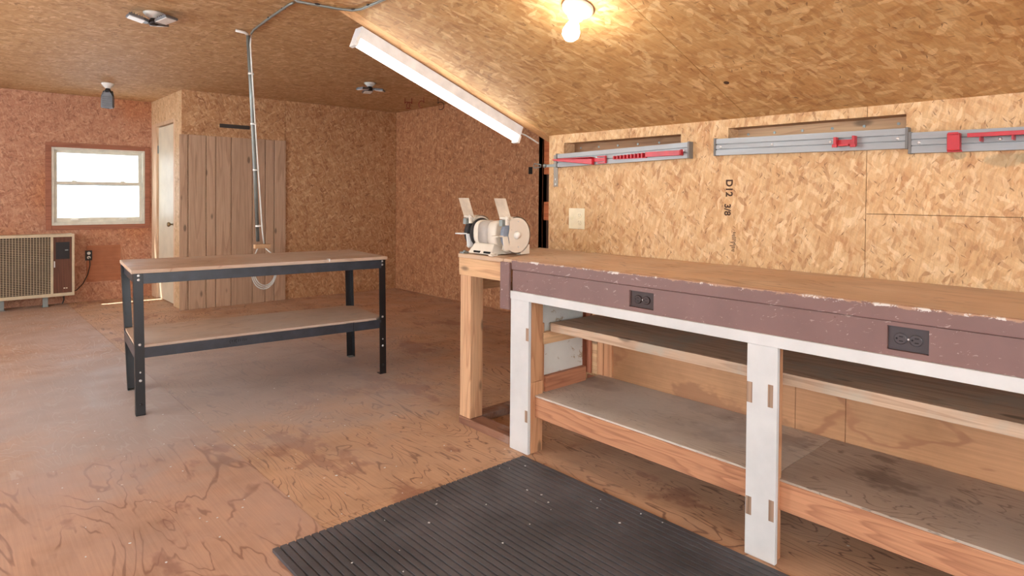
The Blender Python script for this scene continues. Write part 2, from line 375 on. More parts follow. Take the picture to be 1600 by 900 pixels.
INK = plain('printed_ink', (70, 42, 26), 0.8)
LENS = plain('frosted_lens', (232, 230, 226), 0.3)
LEDGREY = plain('led_frame_grey', (120, 122, 126), 0.35, 0.3)
RUBBER = None
m = NT('black_rubber', 0.55, 0, 0.45); p = m.pos()
rc = m.ramp(m.noise(p, 3.0, 6, 0.65), [(0.3, srgb(60, 59, 62)), (0.7, srgb(96, 94, 98))])
sc_ = m.noise(m.map(p, (22, 2.2, 1)), 2.0, 5, 0.7)
rc = m.mix(m.smooth(sc_, 0.64, 0.80, 0, 0.45), rc, srgb(168, 162, 158)); m.col(rc); m.bump(m.noise(p, 120, 3), 0.2, 0.001); RUBBER = m.m
def emis(name, rgb, st):
    mm = NT(name, 0.4); mm.col(srgb(*rgb)); mm.b.inputs['Emission Color'].default_value = srgb(*rgb); mm.b.inputs['Emission Strength'].default_value = st
    return mm.m
TUBE_E = emis('lit_fluorescent_tube', (255, 252, 240), 11)
BULB_E = emis('lit_bulb', (255, 250, 236), 90)
m = NT('window_glass', 0.02, 0, 0.5)      # grey tint dims the daylight passing the pane, a little mirror
tr = m.n('ShaderNodeBsdfTransparent'); tr.inputs[0].default_value = (0.62, 0.64, 0.65, 1)
gy = m.n('ShaderNodeBsdfGlossy'); gy.inputs['Roughness'].default_value = 0.03; mx = m.n('ShaderNodeMixShader'); mx.inputs[0].default_value = 0.06
m.l(tr.outputs[0], mx.inputs[1]); m.l(gy.outputs[0], mx.inputs[2]); m.l(mx.outputs[0], m.t.nodes['Material Output'].inputs['Surface'])
GLASS = m.m

# ================================================================== SETTING
ZC = 2.27       # far ceiling
ZF = 2.022      # flat part of the near ceiling
XK = 2.63       # knee wall face
SL = -(2.022-1.555)/(2.63-1.375)
def zs(x): return 1.555 + SL*(x-XK)
XL = -2.3; YR = -3.2

# floor: plywood sheets with open joints on a subfloor
fl = struct(bx(XL-0.1, 5.0, YR-0.1, 8.45, -0.10, -0.019).build('floor', plain('subfloor_dark', (60, 44, 36), 0.9)), 'worn bare plywood sheet floor')
xs = [XL, -1.42, -0.20, 1.02, 2.24, 3.46, 5.0]
for i in range(6):
    off = 0.0 if i % 2 == 0 else -1.22
    y = -4.0+off+ (0.04 if i == 3 else 0)
    while y < 8.4:
        y0, y1 = max(y, YR), min(y+2.44, 8.4)
        if y1-y0 > 0.05:
            fm = FLOOR_D if (y0 > 3.0 and i <= 2) else (FLOOR_P if i <= 2 else FLOOR)
            bx(xs[i]+0.001, xs[i+1]-0.001, y0+0.001, y1-0.001, -0.018, 0.0).build('plywood_sheet', fm, fl)
        y += 2.44

def panels(parent, mat, axis, a, thick, u0, u1, v0, v1, us, vs, gap=0.0015, name='osb_panel'):
    """sheets on a plane axis=a; u,v the two other axes"""
    ub = [u0]+[x for x in sorted(us) if u0 < x < u1]+[u1]; vb = [v0]+[x for x in vs if v0 < x < v1]+[v1]
    for i in range(len(ub)-1):
        for j in range(len(vb)-1):
            p = (ub[i]+gap, ub[i+1]-gap, vb[j]+gap, vb[j+1]-gap); lo, hi = min(a, a+thick), max(a, a+thick)
            if axis == 'x': b = bx(lo, hi, *p)
            elif axis == 'y': b = bx(p[0], p[1], lo, hi, p[2], p[3])
            else: b = bx(p[0], p[1], p[2], p[3], lo, hi)
            b.build(name, mat, parent)

SUB = plain('framing_behind_panels', (92, 62, 42), 0.9)
# far ceiling
cl = struct(bx(XL-0.1, 4.5, 2.5, 8.45, ZC+0.012, ZC+0.1).build('ceiling', SUB), 'flat strand board ceiling of the far part')
panels(cl, OSB_FARC, 'z', ZC, 0.012, XL, 4.5, 2.60, 8.4, [-1.1, 1.34, 3.78], [3.44, 4.66, 5.88, 7.10], 0.001)
# near flat ceiling + slope
c2 = struct(bx(XL-0.1, 1.375, YR, 2.56, ZF+0.012, ZF+0.1).build('ceiling', SUB), 'low flat ceiling of the near part')
panels(c2, OSB_CEIL, 'z', ZF, 0.012, XL, 1.375, YR, 2.57, [-1.1], [-1.09, 0.13, 1.35], 0.001)
def slope_box(x0, x1, y0, y1, d0, d1):
    """slab parallel to the slope, d0..d1 measured square to it (negative = into the room)"""
    nx, nz = -SL/math.hypot(1, SL), 1/math.hypot(1, SL)
    def P(x, y, d): return (x+nx*d, y, zs(x)+nz*d)
    return MB().hexa([P(x0, y0, d0), P(x1, y0, d0), P(x1, y0, d1), P(x0, y0, d1)], [P(x0, y1, d0), P(x1, y1, d0), P(x1, y1, d1), P(x0, y1, d1)])
c3 = struct(slope_box(1.375, 2.80, YR, 2.56, 0.012, 0.1).build('ceiling', SUB), 'sloped strand board ceiling above the bench')
for y0, y1 in ((YR, -1.09), (-1.09, 0.13), (0.13, 1.35), (1.35, 2.57)):
    slope_box(1.377, 2.66, y0+0.001, y1-0.001, 0, 0.012).build('osb_panel', OSB_CEIL, c3)
slope_box(1.3, 2.74, 2.571, 2.65, 0.0, 0.04).build('trim_1', LUM_HEAD)['kind'] = 'structure'
bpy.data.objects['trim_1']['label'] = 'pale wooden header board along the end of the slope'
# cheek above header (closes the step up to the far ceiling)
w = struct(MB().prism([(XL, ZF), (1.375, ZF), (2.80, zs(2.80)), (2.80, ZC+0.05), (XL, ZC+0.05)], 'y', 2.59, 2.63).build('wall_step', OSB_CLOS), 'step between the low and the high ceiling')
w.location.z += 0.014
# dark round knot hole in the slope
kx, ky = 2.338, 1.296
MB().lathe([(0.011, 0), (0.011, 0.002), (0.004, 0.0025)], (kx, ky, zs(kx)), (SL, 0, -1), 10).build('knot', INK, c3)
# knee wall (bench wall) with two slots showing the plate behind
kw = sroot('wall_right', 'low strand board knee wall behind the bench')
ZT = 1.558
S1 = (1.69, 2.452, 1.395, 1.505); S2 = (0.74, 1.445, 1.395, 1.515)
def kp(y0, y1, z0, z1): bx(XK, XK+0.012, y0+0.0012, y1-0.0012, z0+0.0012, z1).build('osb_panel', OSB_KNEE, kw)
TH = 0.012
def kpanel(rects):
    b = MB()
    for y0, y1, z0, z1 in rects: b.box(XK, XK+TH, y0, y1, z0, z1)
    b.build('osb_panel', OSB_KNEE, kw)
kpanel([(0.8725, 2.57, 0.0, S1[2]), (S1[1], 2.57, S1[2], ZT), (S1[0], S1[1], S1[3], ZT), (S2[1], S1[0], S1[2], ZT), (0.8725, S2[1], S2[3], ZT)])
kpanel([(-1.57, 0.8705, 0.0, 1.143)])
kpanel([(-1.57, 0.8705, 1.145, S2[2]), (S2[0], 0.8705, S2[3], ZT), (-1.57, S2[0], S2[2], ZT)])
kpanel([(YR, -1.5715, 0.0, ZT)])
for (y0, y1, z0, z1) in (S1, S2):
    bx(XK+0.088, XK+0.1, y0-0.02, y1+0.02, z0-0.05, z1+0.04).build('slot_back_board', lumber('slot_plate_wood', 'y', *(((160, 116, 80), (128, 86, 58)) if y0 > 1 else ((204, 160, 118), (176, 128, 90)))), kw)
    bx(XK+TH, XK+0.089, y0-0.02, y1+0.02, z1, z1+0.03).build('slot_top_board', LUM_Y, kw)
    bx(XK+TH, XK+0.089, y1, y1+0.03, z0-0.05, z1).build('slot_end_board', LUM_Y, kw)
    bx(XK+TH, XK+0.089, y0-0.03, y0, z0-0.05, z1).build('slot_end_board', LUM_Y, kw)
    for k in range(6):
        yy = y0+0.05+k*(y1-y0-0.1)/5
        MB().cyl((XK+0.088, yy, z1-0.025), (XK+0.0855, yy, z1-0.025), 0.006, 8).build('nail_head', GALV, kw)
bx(XK+0.10, XK+0.13, YR, 2.57, 0, ZT+0.05).build('knee_wall_framing', SUB, kw)
bx(XK+TH, XK+0.10, 2.52, 2.57, 0, ZT).build('end_stud', STUD_RED, kw)
# printed grade stamps on the board
def text(s, size, loc, rot, mat, parent, name):
    cu = bpy.data.curves.new(name, 'FONT'); cu.body = s; cu.size = size; cu.extrude = 0.0006; cu.offset = size*0.03
    t = bpy.data.objects.new(name, cu); COL.objects.link(t)
    bpy.context.view_layer.update()
    me = bpy.data.meshes.new_from_object(t.evaluated_get(bpy.context.evaluated_depsgraph_get()))
    bpy.data.objects.remove(t); me.materials.clear(); me.materials.append(mat)
    o = bpy.data.objects.new(name, me); COL.objects.link(o); o.location = Vector(loc)-wloc(parent); o.rotation_euler = rot; o.parent = parent
    return o
def wall_text(s, size, y, z, parent=kw):   # reading downwards on the knee wall
    o = text(s, size, (XK-0.0004, y, z), (0, 0, 0), INK, parent, 'grade_stamp')
    # local x -> -z, local y -> -y(world, to the right in view), normal -> -x
    R = Matrix(((0, 0, -1), (0, -1, 0), (-1, 0, 0))).to_4x4()
    o.matrix_basis = Matrix.Translation(o.location) @ R
    return o
wall_text('D12', 0.045, 1.452, 1.285)
wall_text('3/8', 0.042, 1.458, 1.175)
b = MB()
for k in range(12):
    z = 1.045-k*0.0075; yy = 1.405+random.uniform(-0.004, 0.004)
    b.box(XK-0.0006, XK+0.0005, yy, yy+random.uniform(0.01, 0.026), z, z+0.0035)
b.build('grade_stamp', INK, kw)

# far right wall, its end and the shelved alcove beyond
fr = struct(bx(4.392, 4.45, 4.37, 7.2, 0, ZC+0.02).build('wall_far_right', SUB), 'reddish strand board wall on the far right')
panels(fr, OSB_FARR, 'x', 4.38, 0.012, 4.37, 7.05, 0, ZC, [5.83, 4.61], [], 0.0015)
bx(4.378, 4.392, 4.51, 4.566, 1.425, 1.496).build('outlet_hole', BLACKHOLE, fr)
al = struct(bx(4.92, 4.96, 2.6, 4.60, 0, ZC+0.02).build('wall_alcove', plain('alcove_dark', (58, 34, 26), 0.9)), 'dark storage alcove past the far right wall')
ORANGE_LIT = lumber('lit_orange_alcove_board', 'y', (206, 112, 62), (170, 84, 44), knots=False)  # warm light on the boards is put into their orange base colour
bx(4.38, 4.92, 4.37, 4.42, 0, ZC).build('end_board', lumber('alcove_end', 'z', (120, 74, 50), (90, 52, 36)), al)
for z0, z1 in ((1.42, 1.76), (0.97, 1.15), (0.10, 0.30)):
    bx(4.40, 4.42, 2.66, 4.369, z0, z1).build('shelf_front', ORANGE_LIT, al)
    bx(4.42, 4.90, 2.66, 4.369, z0, z0+0.02).build('shelf', ORANGE_LIT, al)
bx(4.43, 4.46, 2.66, 4.36, 0.05, ZC).build('backing_board', plain('alcove_backing', (84, 52, 38), 0.9), al)
struct(bx(2.74, 4.96, 2.57, 2.63, 0, ZC+0.05).build('wall_eave', OSB_CLOS), 'storage partition behind the knee wall')
# closet (plank) wall
pw = struct(bx(1.862, 4.5, 7.062, 7.12, 0, ZC+0.02).build('wall_closet', SUB), 'closet wall with strand board and vertical planks')
panels(pw, OSB_CLOS, 'y', 7.05, 0.012, 1.84, 4.38, 0, ZC, [2.919], [], 0.0015)
px = [1.812, 1.895, 2.069, 2.164, 2.321, 2.545, 2.685, 2.786, 2.921]
for i in range(8):
    x0, x1 = px[i]+0.0035, px[i+1]-0.0035
    if i == 4:
        bx(x0, x1, 7.030, 7.0495, 0.0, 0.512).build('plank', PLANK, pw, 0.002)
        bx(x0, x1, 7.030, 7.0495, 0.519, 1.808).build('plank', PLANK, pw, 0.002)
    else:
        bx(x0, x1, 7.030-0.0012*(i % 3), 7.0495, 0.002, 1.808+0.002*(i % 2)).build('plank', PLANK, pw, 0.002)
# door wall
dw = struct(bx(1.90, 1.96, 7.12, 8.45, 0, ZC+0.02).build('wall_door', SUB), 'short strand board wall with the cream door')
bx(1.85, 1.90, 7.052, 8.33, 2.0, ZC).build('osb_panel', OSB_DOOR, dw)
bx(1.85, 1.90, 7.352, 7.40, 0, 2.0).build('door_jamb', JAMB, dw)
bx(1.85, 1.90, 7.052, 7.352, 0, 2.0).build('osb_panel', OSB_DOOR, dw)
bx(1.85, 1.90, 8.11, 8.33, 0, 2.0).build('door_jamb', JAMB, dw)
bx(1.85, 1.90, 7.40, 8.11, 1.965, 2.0).build('door_head', JAMB, dw)
dr = struct(bx(1.872, 1.908, 7.415, 8.10, 0.008, 1.955).build('door_1', DOORM, None, 0.002), 'narrow cream slab door, closed')
hd = MB().lathe([(0.022, 0), (0.022, 0.004), (0.008, 0.008), (0.008, 0.03), (0.022, 0.04), (0.026, 0.052), (0.02, 0.064), (0.004, 0.068)], (1.872, 7.47, 0.87), (-1, 0, 0), 18)
hd.build('door_knob', metal('dull_brass', (150, 132, 96), 0.35), dr)
for z in (0.25, 1.66): bx(1.862, 1.8735, 8.095, 8.118, z, z+0.09).build('hinge', GALV, dr)
# window wall with opening
ww = sroot('wall_window', 'reddish strand board wall with the window')
WX0, WX1, WZ0, WZ1 = 0.893, 1.779, 0.847, 1.692
Y0 = 8.33
for r in ((XL, WX0, 0, ZC), (WX1, 1.86, 0, ZC)):
    bx(r[0]+0.001, r[1], Y0, Y0+0.012, r[2], r[3]).build('osb_panel', OSB_WIN, ww)
bx(WX0, WX1, Y0, Y0+0.012, WZ1, ZC).build('osb_panel', OSB_WIN, ww)
bx(WX0, WX1, Y0, Y0+0.012, 0, WZ0).build('osb_panel', OSB_WIN, ww)
b = MB(); b.box(XL-0.1, WX0-0.002, Y0+0.012, Y0+0.09, 0, ZC+0.05); b.box(WX1+0.002, 1.95, Y0+0.012, Y0+0.09, 0, ZC+0.05); b.box(WX0-0.002, WX1+0.002, Y0+0.012, Y0+0.09, WZ1+0.002, ZC+0.05); b.box(WX0-0.002, WX1+0.002, Y0+0.012, Y0+0.09, 0, WZ0-0.002)
b.build('framing', SUB, ww)
for a in ((WX0-0.052, WX0, WZ0-0.052, WZ1+0.052), (WX1, WX1+0.052, WZ0-0.052, WZ1+0.052), (WX0, WX1, WZ1, WZ1+0.052), (WX0, WX1, WZ0-0.052, WZ0)):
    bx(a[0], a[1], Y0-0.014, Y0-0.0005, a[2], a[3]).build('casing_board', TRIM_RED, ww, 0.0015)
bx(-0.6, 3.2, 8.43, 8.82, 2.50, 2.58).build('added_overhang', VINYL, ww)  # unseen overhang added outside to narrow the sun streak on the door
wn = sroot('window_1', 'white vinyl double hung window blown out by daylight', (1.336, 8.36, WZ0))
def frame(b, x0, x1, z0, z1, y0, y1, t, tb=None):
    tb = tb or t
    b.box(x0, x0+t, y0, y1, z0, z1); b.box(x1-t, x1, y0, y1, z0, z1); b.box(x0+t, x1-t, y0, y1, z1-t, z1); b.box(x0+t, x1-t, y0, y1, z0, z0+tb)
b = MB(); frame(b, WX0, WX1, WZ0, WZ1, 8.322, 8.41, 0.022, 0.035); b.build('window_frame', VINYL, wn, 0.0015)
b = MB(); frame(b, WX0+0.022, WX1-0.022, 1.285, WZ1-0.022, 8.375, 8.40, 0.034); us = b.build('sash', VINYL, wn, 0.0015)
bx(WX0+0.04, WX1-0.04, 8.385, 8.389, 1.30, WZ1-0.04).build('pane', GLASS, us)
b = MB(); frame(b, WX0+0.022, WX1-0.022, WZ0+0.035, 1.325, 8.345, 8.37, 0.032, 0.045); ls = b.build('sash', VINYL, wn, 0.0015)
bx(WX0+0.04, WX1-0.04, 8.355, 8.359, WZ0+0.07, 1.305).build('pane', GLASS, ls)
for x in (1.10, 1.56):
    bx(x-0.02, x+0.02, 8.337, 8.375, 1.325, 1.336).build('sash_lock', VINYL, ls)
    bx(x-0.035, x+0.035, 8.330, 8.345, WZ0+0.055, WZ0+0.066).build('lift_handle', WHITE_P, ls)
# unseen walls: left, rear; their wide windows are added for fill daylight
lw = sroot('wall_left', 'strand board wall on the left')
LWY = ((-1.6, 0.6),)
b = MB(); b.box(XL-0.012, XL, YR, -1.9, 0, ZC); b.box(XL-0.012, XL, 1.3, 3.0, 0, ZC); b.box(XL-0.012, XL, 6.6, 8.4, 0, ZC); b.box(XL-0.012, XL, 3.0, 6.6, 0, 0.6); b.box(XL-0.012, XL, 3.0, 6.6, 2.1, ZC); b.box(XL-0.012, XL, -1.9, 1.3, 0, 0.75); b.box(XL-0.012, XL, -1.9, 1.3, 1.9, ZC); b.build('osb_panel', OSB_FARR, lw)
w2 = sroot('fill_window_2', 'unseen wide window added in the left wall for fill daylight')
b = MB()
for y in (-1.9, -0.32, 1.26): b.box(XL-0.06, XL+0.01, y, y+0.04, 0.75, 1.9)
b.box(XL-0.06, XL+0.01, -1.86, 1.26, 0.75, 0.79); b.box(XL-0.06, XL+0.01, -1.86, 1.26, 1.86, 1.9)
b.build('window_frame', VINYL, w2)
w4 = sroot('fill_window_4', 'unseen wide window added in the far left wall for fill daylight')  # added opening that brightens the far part of the room
b = MB()
for y in (3.0, 4.18, 5.38, 6.56): b.box(XL-0.06, XL+0.01, y, y+0.04, 0.6, 2.1)
b.box(XL-0.06, XL+0.01, 3.04, 6.56, 0.6, 0.64); b.box(XL-0.06, XL+0.01, 3.04, 6.56, 2.06, 2.1)
b.build('window_frame', VINYL, w4)
rw = sroot('wall_rear', 'strand board wall behind the camera')
b = MB(); b.box(XL, -1.7, YR-0.012, YR, 0, 2.1); b.box(1.9, 2.64, YR-0.012, YR, 0, 2.1); b.box(-1.7, 1.9, YR-0.012, YR, 0, 0.6); b.box(-1.7, 1.9, YR-0.012, YR, 1.95, 2.1); b.build('osb_panel', OSB_CLOS, rw)
w3 = sroot('fill_window_3', 'unseen wide window added in the rear wall for fill daylight')  # added opening behind the camera, brings in soft fill
b = MB()
for x in (-1.7, -0.52, 0.68, 1.86): b.box(x, x+0.04, YR-0.05, YR+0.01, 0.6, 1.95)
b.box(-1.66, 1.86, YR-0.05, YR+0.01, 0.6, 0.64); b.box(-1.66, 1.86, YR-0.05, YR+0.01, 1.91, 1.95)
b.build('window_frame', VINYL, w3)

# ================================================================== WORKBENCH
YE = -0.9       # near end, outside the frame
wb = thing('workbench', 'long fixed wooden workbench, worn top, brown painted apron, white rail and posts, open shelves', 'workbench', (2.3, 0.7, 0))
bx(2.03, 2.626, YE, 2.212, 0.856, 0.8995).build('worktop', BENCH_TOP, wb, 0.002)
bx(2.012, 2.0295, YE, 2.212, 0.8515, 0.9).build('edge_board', PAINT_BE, wb, 0.0035, label='brown painted edge board, paint rubbed off along the top')
# apron with recessed outlets
OUT = [(1.406, 1.521, 0.769, 0.834), (0.502, 0.606, 0.770, 0.839)]
b = MB(); ya = YE
for (y0, y1, z0, z1) in sorted(OUT):
    b.box(2.0155, 2.035, ya, y0, 0.7535, 0.8505); b.box(2.0155, 2.035, y0, y1, 0.7535, z0); b.box(2.0155, 2.035, y0, y1, z1, 0.8505); ya = y1
b.box(2.0155, 2.035, ya, 2.205, 0.7535, 0.8505)
ap = b.build('apron', PAINT_B, wb, label='brown painted apron board')
for (y0, y1, z0, z1), mt in zip(OUT, (BROWNPL, GREYPL)):
    yc, zc = (y0+y1)/2, (z0+z1)/2
    pl = bx(2.024, 2.030, y0+0.001, y1-0.001, z0+0.001, z1-0.001).build('outlet_plate', mt, wb, 0.001, label='dark duplex outlet plate let into the apron')
    for s in (-1, 1):
        rc_ = MB().lathe([(0.0165, 0), (0.0165, 0.004), (0.014, 0.005)], (2.024, yc+s*0.0195, zc), (-1, 0, 0), 18).build('receptacle', mt, pl)
        # slots as small dark inlays belong to the plate too
        b = MB(); b.box(2.0185, 2.0195, yc+s*0.0195-0.007, yc+s*0.0195+0.003, zc+0.005, zc+0.0075); b.box(2.0185, 2.0195, yc+s*0.0195-0.007, yc+s*0.0195+0.003, zc-0.0075, zc-0.005); b.cyl((2.0195, yc+s*0.0195+0.009, zc), (2.0185, yc+s*0.0195+0.009, zc), 0.0028, 8)
        b.build('contact_slots', BLACKHOLE, pl)
    MB().cyl((2.024, yc, zc), (2.0225, yc, zc), 0.003, 10).build('plate_screw', BOLT, pl)
bx(2.008, 2.030, YE, 2.2125, 0.7145, 0.753).build('rail', PAINT_W, wb, 0.0015, label='white painted rail under the brown apron')
bx(2.0, 2.0145, 2.214, 2.278, 0.66, 0.886).build('end_board', PAINT_B, wb, 0.002, label='short brown painted upright board at the bench end')
WOODCHIP = lumber('chipped_bare_wood', 'z', (168, 136, 112), (112, 84, 66), knots=False)
def post(y0, y1, marks):
    pf = bx(2.0115, 2.0295, y0, y1, 0.001, 0.714).build('post', PAINT_W, wb, 0.0015, label='white painted post board with bare hinge notches')
    for (my, mz, h, w_) in marks:
        bx(2.0108, 2.0125, my-w_/2, my+w_/2, mz-h/2, mz+h/2).build('hinge_notch', WOODCHIP, pf, 0.001)
    bx(2.0295, 2.0305, y0, y1, 0.002, 0.714).build('post_backing', STUD_RED, wb)
post(2.089, 2.212, [(2.097, 0.56, 0.06, 0.018), (2.100, 0.178, 0.055, 0.018)])
post(0.922, 1.026, [(1.016, 0.55, 0.07, 0.02), (0.944, 0.552, 0.075, 0.018), (1.014, 0.167, 0.062, 0.02), (0.936, 0.176, 0.07, 0.018)])
post(-0.16, -0.06, [(-0.07, 0.55, 0.07, 0.018)])
# studs behind the posts
bx(2.031, 2.108, 2.088, 2.178, 0.001, 0.333).build('stud', STUD, wb, 0.002); bx(2.031, 2.106, 2.0885, 2.178, 0.3345, 0.853).build('stud', STUD, wb, 0.002)
bx(2.108, 2.128, 2.10, 2.178, 0.262, 0.60).build('stud', STUD, wb, 0.002)
bx(2.031, 2.07, 0.93, 1.018, 0.001, 0.853).build('stud', STUD, wb, 0.002)
bx(2.031, 2.07, -0.15, -0.07, 0.001, 0.853).build('stud', STUD, wb, 0.002)
bx(2.11, 2.42, 2.116, 2.13, 0.27, 0.853).build('side_panel', PAINT_WS, wb, label='white painted side panel with brown stains')
bx(2.11, 2.40, 2.088, 2.115, 0.501, 0.5565).build('cleat', LUM_X, wb, 0.001)
bx(2.13, 2.42, 2.09, 2.115, 0.272, 0.345).build('side_skirt', lumber('red_skirt', 'x', (186, 122, 88), (150, 88, 62)), wb, 0.001)
bx(2.155, 2.56, YE, 2.087, 0.5575, 0.598).build('shelf', MIDSHELF, wb, 0.002, label='upper board shelf, dusty')
# lower shelf: sheets on front beam
bx(2.058, 2.556, 0.955, 2.112, 0.263, 0.271).build('shelf', SHELF_PLY, wb, 0.001, label='lower plywood shelf section, pale and dusty')
bx(2.058, 2.556, YE, 0.953, 0.263, 0.271).build('shelf', SHELF_DARK, wb, 0.001, label='lower plywood shelf section with dark stains')
bx(2.056, 2.098, YE, 2.0875, 0.168, 0.2625).build('shelf_beam', BEAM, wb, 0.003)
# cabinet back
for i, (x0, y0, y1, mt) in enumerate(((2.535, 2.16, 2.25, STUD_RED), (2.50, 2.195, 2.25, STUD_RED), (2.545, 2.125, 2.16, LUM_Y), (2.548, 2.085, 2.124, STUD), (2.552, 2.03, 2.084, STUD))):
    bx(x0, 2.575, y0, y1, 0.272, 0.854).build('back_batten', mt, wb, 0.001)
for y0, y1 in ((1.10, 2.09), (0.909, 1.098), (-0.1, 0.907), (YE, -0.102)):
    bx(2.562, 2.575, y0, y1, 0.16, 0.854).build('back_board', PLY_BACK, wb)
for y in (1.6, 0.97, -0.11): bx(2.10, 2.555, y-0.02, y+0.02, 0.168, 0.2625).build('cross_bearer', STUD, wb)
bx(2.556, 2.5615, YE, 2.2, 0.001, 0.2545).build('back_skirt', STUD_RED, wb)
# grinder stand at the far end
gs = thing('grinder_stand', 'unpainted wooden stand extending the far end of the bench, carries the grinder', 'stand', (2.3, 2.42, 0))
bx(2.018, 2.625, 2.279, 2.635, 0.879, 0.899).build('top_board', BENCH_TOP, gs, 0.002)
bx(2.022, 2.60, 2.2135, 2.2785, 0.8795, 0.8985).build('top_board', BENCH_TOP, gs, 0.002)
bx(2.022, 2.060, 2.2795, 2.632, 0.787, 0.8785).build('front_beam', LUM_Y, gs, 0.003)
bx(2.12, 2.60, 2.60, 2.632, 0.700, 0.8785).build('end_beam', LUM_X, gs, 0.002)
bx(2.034, 2.118, 2.545, 2.632, 0.0415, 0.7865).build('leg', lumber('new_fir_leg', 'z', (214, 166, 124), (180, 122, 82), rings=12), gs, 0.003)
bx(2.51, 2.60, 2.545, 2.599, 0.0415, 0.8785).build('leg', STUD, gs, 0.003)
bx(2.022, 2.056, 2.24, 2.302, 0.70, 0.7865).build('block', LUM_Y, gs, 0.002)
bx(2.030, 2.118, 2.214, 2.635, 0.001, 0.041).build('floor_plate', FLOORPLATE, gs, 0.003)
bx(2.119, 2.60, 2.555, 2.635, 0.001, 0.041).build('floor_plate', FLOORPLATE, gs, 0.003)

# ------------------------------------------------------------------ bench grinder
gr = thing('bench_grinder', 'dusty beige bench grinder with two wheels and raised eye shields', 'grinder', (2.15, 2.5, 0.9))
gx, gz = 2.163, 1.004
b = MB(); b.hexa([(2.055, 2.41, 0.9035), (2.24, 2.41, 0.9035), (2.24, 2.60, 0.9035), (2.055, 2.60, 0.9035)], [(2.09, 2.43, 0.955), (2.225, 2.43, 0.955), (2.225, 2.585, 0.955), (2.09, 2.585, 0.955)])
b.build('base', GRIND, gr, 0.004)
for y in (2.45, 2.53): bx(2.058, 2.075, y-0.025, y+0.025, 0.906, 0.918).build('base_slot', BLACKHOLE, gr)
for (x, y) in ((2.045, 2.615), (2.06, 2.40), (2.245, 2.40), (2.24, 2.61)):
    b = MB(); b.box(x-0.02, x+0.02, y-0.014, y+0.014, 0.8995, 0.908); b.lathe([(0.008, 0), (0.008, 0.006), (0.003, 0.007)], (x, y, 0.908), (0, 0, 1), 6); b.build('mounting_foot', GALV if y > 2.5 else GRIND, gr, 0.001)
